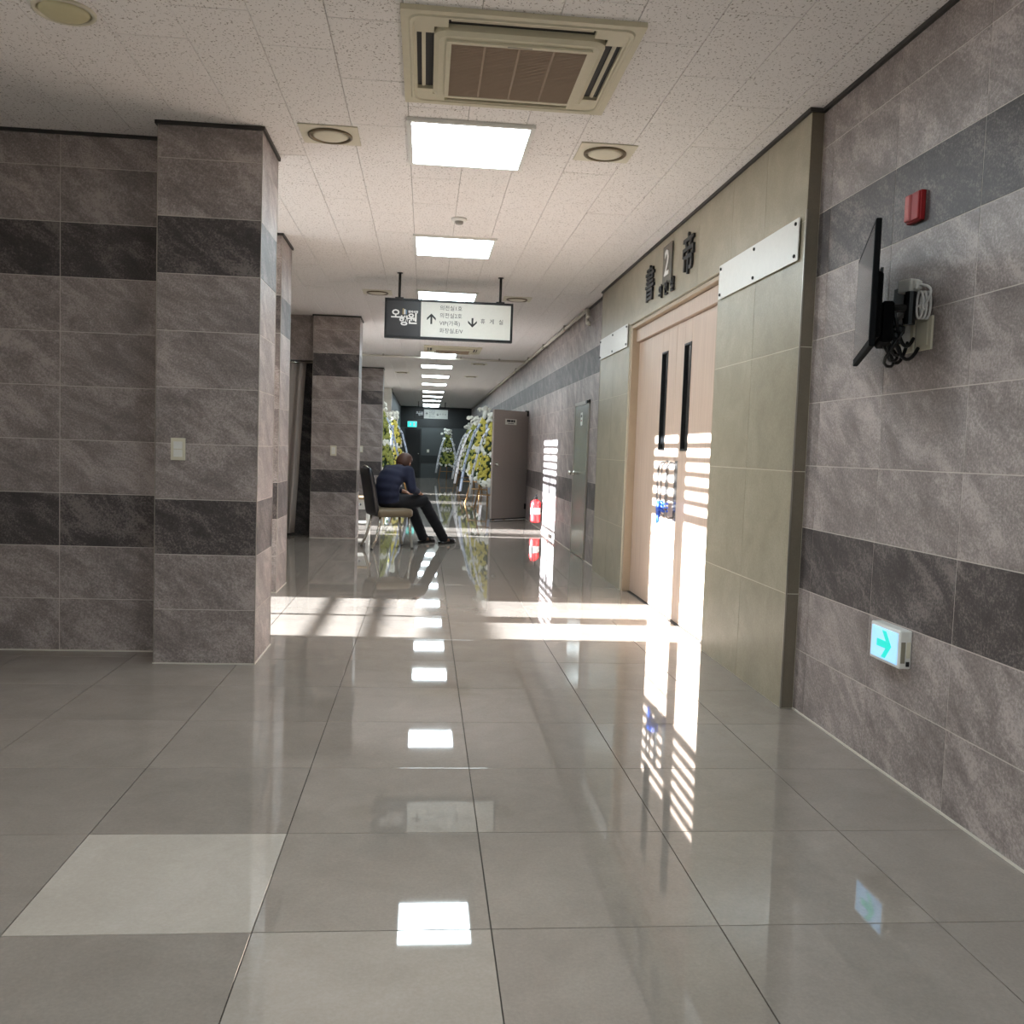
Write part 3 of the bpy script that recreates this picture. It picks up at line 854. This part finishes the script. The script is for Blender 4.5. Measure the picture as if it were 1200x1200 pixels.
ex = thing('exit_light', 'glowing exit guide light with teal arrow low on the right wall', 'exit sign', (XR, 3.405, .525), RZR)
MB().box(-.115, .115, -.05, 0, -.073, .073, .006, 2).build('housing', 'white_plastic', ex)
MB().box(-.098, .102, -.054, -.048, -.060, .060, .002).build('lens', 'exit_blue', ex)
MB().poly([(-.05, -.0555, .014), (.02, -.0555, .014), (-.012, -.0555, .052), (.018, -.0555, .052), (.062, -.0555, 0), (.018, -.0555, -.052), (-.012, -.0555, -.052), (.02, -.0555, -.014), (-.05, -.0555, -.014)], (0, .0012, 0)).build('arrow', 'exit_teal', ex)
MB().box(.114, .118, -.044, -.028, -.05, .03).build('vent_slot', 'badge_grey' if 'badge_grey' in MATS else 'steel', ex)
MB().box(.114, .119, -.022, -.010, -.062, -.044).build('test_button', 'black_plastic', ex)
MB().box(.114, .1175, -.022, -.008, -.03, .03).build('rating_label', 'cream_plastic', ex)

# sockets behind the television
for k, (lab, y) in enumerate((('cream wall socket plate half hidden behind the television cables', 3.46), ('cream wall socket plate right of the television cables', 3.335))):
    s = thing('wall_socket', lab, 'socket', (XR, y, 1.71), RZR)
    MB().box(-.055, .055, -.009, 0, -.062, .062, .003, 2).build('plate', 'cream_plastic', s)
    MB().box(-.032, .032, -.012, -.008, -.045, .045, .002).build('insert', 'white_plastic' if k == 0 else 'cream_plastic', s)

# television on a swing arm
tv_near, tv_far = Vector((1.505, 3.06, 0)), Vector((1.768, 3.73, 0))
tdir = (tv_near - tv_far).normalized()
tvw = (tv_near - tv_far).length
tvc = (tv_near + tv_far) / 2
tv_rz = math.atan2(tdir.y, tdir.x)
tv = thing('television', 'black flat television on a swing arm on the right wall', 'television', (tvc.x, tvc.y, 1.835), tv_rz)
# local +X towards the near edge; screen faces local -Y side (towards the corridor)
h = tvw / 2
q = tdir.cross(Vector((0, 0, 1)))   # local -Y in world
MB().box(-h, h, -.012, .008, -.215, .215, .003).build('cabinet', 'tv_black', tv)
MB().box(-h + .022, h - .022, -.0128, -.011, -.19, .198).build('screen', 'screen', tv)
MB().box(-h + .10, h - .12, .008, .035, -.17, .06, .008).build('rear_housing', 'tv_black', tv)
MB().box(-.1, .1, .035, .045, -.1, .1).build('mount_plate', 'black_metal', tv)
wl_pt = Vector((XR, 3.50, 1.80))
rotm = Matrix.Rotation(-tv_rz, 3, 'Z')
loc = lambda P: rotm @ (Vector(P) - Vector((tvc.x, tvc.y, 1.835)))
a0, a1, a2 = loc((XR - .01, 3.52, 1.80)), loc((1.775, 3.33, 1.80)), Vector((0, .045, -.03))
MB().tube([a0, a1], .016, 8).tube([a1, a2], .016, 8).build('swing_arm', 'black_metal', tv)
MB().tube([a1 + Vector((0, 0, -.06)), a1 + Vector((0, 0, .06))], .02, 10).build('arm_joint', 'black_metal', tv)
wp = MB().box(-.04, .04, -.012, 0, -.11, .11)
wp.build('wall_plate', 'black_metal', tv, loc((XR, 3.53, 1.80)), (0, 0, RZR - tv_rz))
MB().box(-.12, .10, .046, .09, -.17, -.02, .008).build('power_box', 'tv_black', tv)
cb = MB()
for k, (za, yb, zb) in enumerate(((1.78, 3.40, 1.70), (1.75, 3.36, 1.66), (1.72, 3.44, 1.69))):
    A = loc((1.70, 3.30 + .03 * k, za)); B = loc((XR - .012, yb, zb)); M_ = (A + B) / 2 + Vector((0, 0, -.14 - .03 * k))
    pts = [(1 - t) ** 2 * A + 2 * t * (1 - t) * M_ + t * t * B for t in [i / 10 for i in range(11)]]
    cb.tube(pts, .007, 7)
cb.build('cables', 'black_plastic', tv, smooth=True)
cb = MB()
c0 = loc((1.72, 3.36, 1.64))
for k in range(3):
    cb.tube([c0 + Vector((.045 * math.cos(a) + .012 * k, .02 * math.sin(a * 2) + .01 * k, .055 * math.sin(a) + .02 * k)) for a in [2 * PI * i / 14 for i in range(15)]], .006, 6)
cb.build('cable_coil', 'black_plastic', tv, smooth=True)
ad = thing('plug_adapter', 'white power adapter with looped cord behind the television', 'adapter', (1.785, 3.36, 1.885), RZR + .25)
MB().box(-.035, .03, -.026, .022, -.025, .025, .006, 2).build('body', 'white_plastic', ad)
MB().box(.029, .05, -.016, .014, -.016, .016, .004).build('plug_head', 'white_plastic', ad)
cd = MB()
cd.tube([Vector((.05 + .05 * math.sin(t * PI), -.0 + .01 * t, -.10 * t + .02 * math.sin(t * PI))) for t in [i / 10 for i in range(11)]], .005, 7)
for k in range(3):
    cd.tube([Vector((.055 + .016 * math.cos(a) + .006 * k, .012 * k, -.075 + .05 * math.sin(a))) for a in [2 * PI * i / 14 for i in range(15)]], .005, 6)
cd.tube([Vector((.035 + .05 * t, -.008 + .02 * math.sin(t * PI), -.085 + .01 * math.sin(t * 5))) for t in [i / 6 for i in range(7)]], .0045, 6)
cd.build('cord', 'cable_white', ad, smooth=True)

# fire extinguisher hung low on the right wall
fe = thing('fire_extinguisher', 'red fire extinguisher hung low on the right wall', 'fire extinguisher', (1.745, 14.35, .12))
MB().lathe([(.04, 0), (.078, .006), (.08, .02), (.08, .29), (.072, .325), (.04, .352), (.022, .36)], 24).build('cylinder', 'red_paint', fe, smooth=True)
MB().lathe([(.02, .355), (.02, .395), (.012, .40)], 12).build('valve', 'black_metal', fe, smooth=True)
MB().box(-.012, .012, -.08, .03, .40, .412).box(-.01, .01, -.075, .0, .43, .44).box(-.01, .01, -.01, .01, .40, .44).build('lever', 'black_metal', fe)
MB().tube([(0, -.02, .385), (-.03, -.075, .37), (-.05, -.095, .28), (-.04, -.09, .12)], .011, 8).build('hose', 'black_plastic', fe, smooth=True)
MB().lathe([(.0808, .13), (.0808, .23)], 24).build('label_band', 'sign_white', fe)
MB().box(.07, XR - 1.745, -.03, .03, .16, .30).build('bracket', 'black_metal', fe)

# exit sign at the end
es = thing('exit_sign', 'small green glowing exit sign over the far dark door', 'exit sign', (-.55, YE - .01, 2.16))
MB().box(-.19, .19, -.06, 0, -.12, .12, .005).build('housing', 'white_plastic', es)
MB().box(-.18, .18, -.064, -.058, -.11, .11).build('lens', 'exit_green', es)
MB().box(.04, .12, -.066, -.063, -.07, .07).box(-.10, -.04, -.066, -.063, -.05, .05).build('pictogram', 'sign_white', es)

# ------------------------------------------------------------------ curtain
cu = thing('curtain', 'grey fabric curtain hanging in the opening left of the column', 'curtain', (-2.1, 12.45, 0))
bm_ = MB()
N = 70
front = []
for i in range(N + 1):
    t = i / N
    x = -.48 + t * 1.0
    front.append((x, .035 * math.sin(t * 52) + .008 * math.sin(t * 19), t))
rows_ = [2.27, 1.9, 1.4, .9, .45, .04]
grid = []
for zi, z in enumerate(rows_):
    f_ = 1 - .12 * zi / (len(rows_) - 1)
    grid.append([bm_.bm.verts.new((-.48 + (x + .48) * f_, y * (1 + .12 * zi), z)) for x, y, t in front])
for a, b in zip(grid, grid[1:]):
    for k in range(N): bm_.bm.faces.new((a[k], a[k + 1], b[k + 1], b[k]))
o = bm_.build('cloth', 'curtain_cloth', cu, smooth=True)
md = o.modifiers.new('thick', 'SOLIDIFY'); md.thickness = .003
MB().tube([(-.45, 0, 2.285), (.62, 0, 2.285)], .011, 10).build('rod', 'chrome', cu, smooth=True)

# ------------------------------------------------------------------ chair
def chair(label, x, y, rz):
    """banquet chair; local +X is where the sitter faces"""
    c = thing('banquet_chair', label, 'chair', (x, y, 0), rz)
    s = MB()
    loft(s, [rrect(.205, .205, .04, .385), rrect(.225, .22, .05, .40), rrect(.228, .222, .055, .455), rrect(.215, .21, .06, .478), rrect(.16, .16, .06, .486)])
    s.build('seat', 'brown_vinyl', c, smooth=True)
    b = MB()
    loops = []
    for z, off, th, w in ((.40, 0, .024, .20), (.46, -.012, .03, .205), (.70, -.05, .032, .205), (.88, -.085, .028, .20), (.94, -.098, .024, .185), (.965, -.103, .014, .16)):
        xx = -.215 + off
        loops.append([(xx + p[0], p[1], z) for p in rrect(th, w, min(th * .9, .02), 0)])
    loft(b, loops)
    b.build('backrest', 'black_vinyl', c, smooth=True)
    MB().tube([(-.30, -.10, .955), (-.325, -.05, .985), (-.33, 0, .992), (-.325, .05, .985), (-.30, .10, .955)], .008, 8).build('grip', 'chrome', c, smooth=True)
    for sx in (-1, 1):
        for sy in (-1, 1):
            top = (sx * .175, sy * .18, .41)
            if sx > 0: pts = [top, (sx * .195, sy * .19, .2), (sx * .225, sy * .2, .012)]
            else: pts = [top, (sx * .19, sy * .19, .28), (sx * .235, sy * .205, .12), (sx * .285, sy * .215, .012)]
            leg = MB().tube(pts, .017, 8).build('leg', 'chrome', c, smooth=True)
            MB().lathe([(.016, 0), (.016, .02)], 10, c=(pts[-1][0], pts[-1][1], 0)).build('foot', 'black_plastic', leg)
    MB().box(-.19, .19, -.195, -.175, .385, .41).box(-.19, .19, .175, .195, .385, .41).box(-.19, -.17, -.18, .18, .385, .41).box(.17, .19, -.18, .18, .385, .41).build('seat_frame', 'chrome', c)
    return c
CH = Vector((-.40, 11.30, 0)); CRZ = math.radians(20)
chair('chrome legged chair with black backrest and brown seat under the seated person', CH.x, CH.y, CRZ)

# ------------------------------------------------------------------ seated person
def skin_mesh(name, verts, edges, radii, m, parent, root=0, sub=2):
    me = bpy.data.meshes.new(name)
    me.from_pydata([tuple(v) for v in verts], edges, [])
    o = bpy.data.objects.new(name, me)
    COL.objects.link(o)
    o.modifiers.new('skin', 'SKIN')
    for i, r in enumerate(radii):
        r = r if isinstance(r, tuple) else (r, r)
        me.skin_vertices[0].data[i].radius = r
        me.skin_vertices[0].data[i].use_root = (i == root)
    sb = o.modifiers.new('sub', 'SUBSURF'); sb.levels = sub; sb.render_levels = sub
    dg = bpy.context.evaluated_depsgraph_get(); dg.update()
    me2 = bpy.data.meshes.new_from_object(o.evaluated_get(dg))
    bpy.data.objects.remove(o)
    me2.materials.clear(); me2.materials.append(MATS[m])
    for p in me2.polygons: p.use_smooth = True
    return put(name, me2, parent)

per = thing('person', 'person in navy shirt and black trousers slumped forward on a chair', 'person', (-.40, 11.40, 0))
PHI = math.radians(46)
dv = Vector((math.cos(PHI), math.sin(PHI), 0)); sv = Vector((math.sin(PHI), -math.cos(PHI), 0)); zv = Vector((0, 0, 1))
def P_(d, s, z): return dv * d + sv * s + zv * z
J = dict(pelvis=P_(0, 0, .56), belly=P_(-.03, 0, .70), chest=P_(.05, 0, .845), neck=P_(.15, 0, .965), headb=P_(.20, -.01, 1.0), headt=P_(.265, -.02, 1.05))
J['shR'] = P_(.115, .17, .925); J['shL'] = P_(.115, -.17, .925)
J['elR'] = P_(.13, .23, .72); J['elL'] = P_(.15, -.22, .72)
J['wrR'] = P_(.33, .15, .665); J['wrL'] = P_(.33, -.10, .665)
J['hipR'] = P_(.03, .09, .55); J['hipL'] = P_(.03, -.09, .55)
J['knR'] = P_(.44, .12, .565); J['knL'] = P_(.42, -.13, .57)
J['anR'] = P_(.82, .13, .10); J['anL'] = P_(.68, -.10, .10)
V, E_, Rr = [], [], []
idx = {}
def add(nm, p, r, par=None):
    idx[nm] = len(V); V.append(p); Rr.append(r)
    if par is not None: E_.append((idx[par], idx[nm]))
add('pelvis', J['pelvis'], (.09, .08))
add('belly', J['belly'], (.09, .08), 'pelvis'); add('chest', J['chest'], (.09, .08), 'belly')
add('neck', J['neck'], .052, 'chest'); add('headb', J['headb'], (.062, .07), 'neck')
add('headm', (J['headb'] + J['headt']) / 2, (.078, .088), 'headb'); add('headt', J['headt'], (.066, .075), 'headm')
for s_ in 'RL':
    add('sh' + s_, J['sh' + s_], .052, 'chest'); add('el' + s_, J['el' + s_], .042, 'sh' + s_); add('wr' + s_, J['wr' + s_], .027, 'el' + s_)
    hd = (J['wr' + s_] - J['el' + s_]).normalized()
    palm = J['wr' + s_] + hd * .06 + zv * -.008
    add('palm' + s_, palm, (.034, .018), 'wr' + s_)
    side = hd.cross(zv).normalized()
    for f_, (off, ln) in enumerate(((-.028, .062), (-.010, .075), (.009, .072), (.026, .058))):
        k1 = palm + hd * (.03 + ln * .4) + side * off + zv * -.008
        k2 = palm + hd * (.03 + ln * .75) + side * off + zv * -.035
        add('f%s%d' % (s_, f_), k1, .0095, 'palm' + s_); add('g%s%d' % (s_, f_), k2, .008, 'f%s%d' % (s_, f_))
    sg = 1 if s_ == 'L' else -1
    add('th' + s_, J['wr' + s_] + hd * .05 + side * (.045 * sg) + zv * -.012, .011, 'wr' + s_)
    add('tt' + s_, J['wr' + s_] + hd * .085 + side * (.05 * sg) + zv * -.025, .009, 'th' + s_)
    add('hip' + s_, J['hip' + s_], .08, 'pelvis'); add('kn' + s_, J['kn' + s_], .055, 'hip' + s_); add('an' + s_, J['an' + s_], .035, 'kn' + s_)
    ft = J['an' + s_] + dv * .06 - zv * .07
    add('heel' + s_, J['an' + s_] - zv * .055 + dv * .01, .03, 'an' + s_)
    add('toe' + s_, J['an' + s_] + dv * .17 - zv * (J['an' + s_].z - .045), (.038, .02), 'heel' + s_)
body = skin_mesh('body', V, E_, Rr, 'skin', per)
# face
fd = (dv * .75 - zv * .6).normalized()        # the face looks forward and down
hc = (J['headb'] + J['headt']) / 2
fu = (zv * .75 + dv * .6).normalized()
MB().ball(hc + fd * .098 - fu * .01, (.014, .014, .02), 8, 6).build('nose', 'skin', per, smooth=True)
for s_ in (-1, 1):
    MB().ball(hc + fd * .082 + sv * s_ * .03 + fu * .018, .011, 8, 6).build('eye', 'ink', per, smooth=True)
    MB().ball(hc + sv * s_ * .084 - fu * .002, (.012, .02, .03), 8, 6, Matrix.Rotation(PHI, 3, 'Z')).build('ear', 'skin', per, smooth=True)
MB().ball(hc + fd * .085 - fu * .045, (.02, .02, .006), 8, 6, Matrix.Rotation(PHI, 3, 'Z')).build('mouth', mat('lips', (150, 90, 84), .5), per, smooth=True)
# hair: cap over the back and top of the head
hb = MB()
hb.ball(hc - fd * .018 + fu * .016, (.098, .102, .112), 20, 14, Matrix.Rotation(PHI, 3, 'Z') @ Matrix.Rotation(.65, 3, 'Y'))
bmesh.ops.delete(hb.bm, geom=[v for v in hb.bm.verts if (v.co - hc).dot(fd) > .035 and (v.co - hc).dot(fu) < .06 or (v.co - hc).dot(fu) < -.075], context='VERTS')
ho = hb.build('hair', 'hair', per, smooth=True)
ho.modifiers.new('thick', 'SOLIDIFY').thickness = .008
# clothing: overlapping rounded volumes fused into one surface
def capsule(mb, a, b, ra, rb, n=7):
    for i in range(n):
        t = i / (n - 1)
        mb.ball(a.lerp(b, t), ra + (rb - ra) * t, 12, 8)
def fuse(mb, name, m, voxel=.016, iters=6):
    me = mb.mesh(name, m)
    o = bpy.data.objects.new(name + '_tmp', me); COL.objects.link(o)
    r = o.modifiers.new('r', 'REMESH'); r.mode = 'VOXEL'; r.voxel_size = voxel; r.use_smooth_shade = True
    sm = o.modifiers.new('s', 'SMOOTH'); sm.iterations = iters; sm.factor = .5
    dg = bpy.context.evaluated_depsgraph_get(); dg.update()
    me2 = bpy.data.meshes.new_from_object(o.evaluated_get(dg))
    bpy.data.objects.remove(o)
    me2.materials.clear(); me2.materials.append(MATS[m])
    for p in me2.polygons: p.use_smooth = True
    return put(name, me2, per)
RP = Matrix.Rotation(PHI, 3, 'Z')
sh = MB()
for p, r in ((P_(-.03, 0, .56), (.125, .175, .09)), (P_(-.055, 0, .64), (.13, .175, .10)), (P_(-.055, 0, .73), (.13, .18, .10)), (P_(-.03, 0, .81), (.135, .19, .10)), (P_(.02, 0, .88), (.135, .195, .09)), (P_(.075, 0, .93), (.115, .18, .075)), (P_(.12, 0, .955), (.075, .10, .06))):
    sh.ball(p, r, 18, 12, RP)
for s_ in 'RL':
    capsule(sh, J['sh' + s_], J['el' + s_], .078, .062)
    capsule(sh, J['el' + s_], J['el' + s_].lerp(J['wr' + s_], .72), .060, .046)
fuse(sh, 'shirt', 'navy_cloth')
tr = MB()
tr.ball(P_(-.02, 0, .545), (.13, .18, .085), 18, 12, RP)
for s_ in 'RL':
    capsule(tr, J['hip' + s_], J['kn' + s_], .098, .082, 9)
    capsule(tr, J['kn' + s_], J['an' + s_] - zv * .02, .082, .068, 9)
fuse(tr, 'trousers', 'black_cloth')
for s_ in 'RL':
    a = J['an' + s_]; c0 = Vector((a.x, a.y, 0)) + dv * .075
    sl = MB()
    Rm = Matrix.Rotation(PHI, 3, 'Z')
    loops = []
    for z, g in ((.0, 0), (.022, .004), (.03, 0)):
        loops.append([tuple(c0 + Rm @ Vector((p[0], p[1], z))) for p in rrect(.138 + g, .05 + g, .045, 0)])
    loft(sl, loops)
    so = sl.build('slipper', 'black_plastic', per, smooth=False)
    up_ = MB()
    arcs = []
    for xx in (.0, .035, .075, .105):
        arcs.append([tuple(c0 + Rm @ Vector((xx, .056 * math.cos(t), .024 + (.07 - .2 * xx) * math.sin(t)))) for t in [PI * i / 8 for i in range(9)]])
    R_ = [[up_.bm.verts.new(p) for p in l] for l in arcs]
    for A, B in zip(R_, R_[1:]):
        for k in range(8): up_.bm.faces.new((A[k], A[k + 1], B[k + 1], B[k]))
    uo = up_.build('slipper_strap', 'black_plastic', so, smooth=True)
    uo.modifiers.new('thick', 'SOLIDIFY').thickness = .006

# ------------------------------------------------------------------ small white table behind the chair
tb = thing('side_table', 'small white side table with a drawer behind the column', 'table', (-.98, 13.35, 0))
MB().box(-.26, .24, -.22, .22, .47, .50, .004).build('top', mat('table_top', (178, 150, 112), .5), tb)
dr = MB().box(-.24, .22, -.21, .21, .33, .47, .002).build('drawer', 'white_plastic', tb)
MB().ball((.1, -.22, .40), .016, 10, 6).build('knob', 'black_metal', dr, smooth=True)
for sx in (-.22, .20):
    for sy in (-.19, .19): MB().box(sx - .02, sx + .02, sy - .02, sy + .02, 0, .33).build('leg', 'white_plastic', tb)
MB().box(-.22, .20, -.19, .19, .12, .14).build('shelf', 'white_plastic', tb)

# ------------------------------------------------------------------ condolence flower stands
fl_proto = {}
def flower_field(pts, m, r):
    """small many petalled heads, too small to tell apart: one mesh"""
    V_, F_ = [], []
    for (p, nrm) in pts:
        n_ = Vector(nrm).normalized(); u = n_.orthogonal().normalized(); v = n_.cross(u)
        rr = r * random.uniform(.8, 1.2); a0 = random.random() * PI
        b = len(V_)
        V_.append(tuple(Vector(p) + n_ * rr * .55))
        for k in range(7):
            a = a0 + 2 * PI * k / 7
            V_.append(tuple(Vector(p) + (u * math.cos(a) + v * math.sin(a)) * rr * .7 + n_ * rr * .42))
        for k in range(7):
            a = a0 + 2 * PI * (k + .5) / 7
            V_.append(tuple(Vector(p) + (u * math.cos(a) + v * math.sin(a)) * rr - n_ * rr * .1))
        for k in range(7):
            F_.append((b, b + 1 + k, b + 1 + (k + 1) % 7))
            F_.append((b + 1 + k, b + 8 + k, b + 1 + (k + 1) % 7))
            F_.append((b + 1 + (k + 1) % 7, b + 8 + k, b + 8 + (k + 1) % 7))
    me = bpy.data.meshes.new('flowers')
    me.from_pydata(V_, [], F_)
    me.materials.append(MATS[m])
    return me
def flower_stand(label, x, y, rz, scale=1.0, dens=1.0, ribbon='ribbon_white', main='petal_yellow'):
    """three tier stand facing local -Y; two name ribbons hang down the sides"""
    s = thing('flower_stand', label, 'flower stand', (x, y, 0), rz, 'condolence flower stands')
    s.scale = (scale,) * 3
    for (a, b) in (((-.36, -.22, 0), (-.05, .06, 1.75)), ((.36, -.22, 0), (.05, .06, 1.75)), ((0, .40, 0), (0, .08, 1.70))):
        MB().tube([a, b], .018, 7).build('leg', 'bamboo', s, smooth=True)
    MB().tube([(-.30, -.17, .35), (.30, -.17, .35)], .014, 7).build('cross_bar', 'bamboo', s, smooth=True)
    # backing of leaves: tapered, leaning back
    bk = MB()
    loops = []
    for z, w, yy_ in ((.55, .26, -.13), (.70, .40, -.12), (1.0, .37, -.08), (1.25, .27, -.03), (1.5, .29, -.01), (1.75, .2, .03), (1.92, .09, .05)):
        loops.append([(p[0], yy_ + p[1], z) for p in rrect(w, .035, .03, 0, 3)])
    loft(bk, loops)
    bk.build('leaf_backing', 'leaf_green', s)
    fp = {main: [], 'petal_white': [], 'leaf_green': []}
    for k in range(int(190 * dens)):
        z = random.uniform(.56, 1.93)
        w = np.interp(z, (.55, .70, 1.0, 1.25, 1.5, 1.75, 1.92), (.24, .40, .37, .27, .29, .2, .09))
        yy_ = np.interp(z, (.55, 1.25, 1.92), (-.16, -.075, .01))
        xx_ = random.uniform(-w, w)
        bulge = .05 * (1 - (xx_ / w) ** 2)
        q_ = 'petal_white' if (abs(xx_) > w * .78 or z < .68 or 1.20 < z < 1.32) else main
        if random.random() < .16: q_ = 'leaf_green'
        fp[q_].append(((xx_, yy_ - bulge, z), (xx_ * .6, -1, random.uniform(-.1, .5))))
    for m_, pts in fp.items():
        if pts: put('flowers' if m_ != 'leaf_green' else 'leaves', flower_field(pts, m_, .052), s)['kind'] = 'stuff'
    tp = [((random.gauss(0, .09), random.gauss(0, .05), 1.95 + random.uniform(0, .2)), (random.uniform(-1, 1), -1, random.uniform(0, 1.4))) for _ in range(22)]
    put('top_flowers', flower_field(tp, 'petal_white', .06), s)['kind'] = 'stuff'
    for sx in (-1, 1):
        rb = MB()
        path = [(.10, -.06, 1.80), (.20, -.13, 1.62), (.30, -.19, 1.25), (.38, -.24, .9), (.43, -.26, .55), (.47, -.27, .28)]
        L_ = [[rb.bm.verts.new((sx * (p[0] + e), p[1] - .01 * (1 - abs(e) * 8), p[2])) for e in (-.042, 0, .042)] for p in path]
        for a, b in zip(L_, L_[1:]):
            for k in range(2): rb.bm.faces.new((a[k], a[k + 1], b[k + 1], b[k]))
        ro = rb.build('ribbon', ribbon, s, smooth=True)
        ro.modifiers.new('thick', 'SOLIDIFY').thickness = .003
        cm = MB()
        for k in range(8):
            t = .12 + .095 * k
            i = min(int(t * 5), 4); u = t * 5 - i
            p = Vector(path[i]).lerp(Vector(path[i + 1]), u)
            cm.box(sx * p.x - .014, sx * p.x + .014, p.y - .018, p.y - .0145, p.z - .02, p.z + .02)
        cm.build('ribbon_writing', mat('ribbon_ink', (90, 90, 100), .7), ro)
    return s
flower_stand('yellow and white flower stand nearest on the right, beside the open grey door', 1.36, 18.6, math.radians(-58), .92)
flower_stand('flower stand second on the right, behind the nearest one', 1.32, 20.6, math.radians(-50), 1.0, 1.0, 'ribbon_shade')
flower_stand('dim lime flower stand third on the right, deeper in the corridor', 1.36, 25.5, math.radians(-40), .98, .9, main='petal_lime')
flower_stand('dim flower stand farthest on the right side', 1.4, 29.5, math.radians(-35), .95, .8, main='petal_lime')
flower_stand('lime flower stand with white ribbons alone against the end wall', .88, 36.8, 0, .92, .9, main='petal_lime')
flower_stand('flower stand on the left right behind the seated person', -1.02, 21.6, math.radians(62), 1.05, 1.0, 'ribbon_shade', 'petal_lime')
flower_stand('flower stand on the left, second behind the seated person', -.86, 25.2, math.radians(55), 1.0, 1.0, 'ribbon_shade')
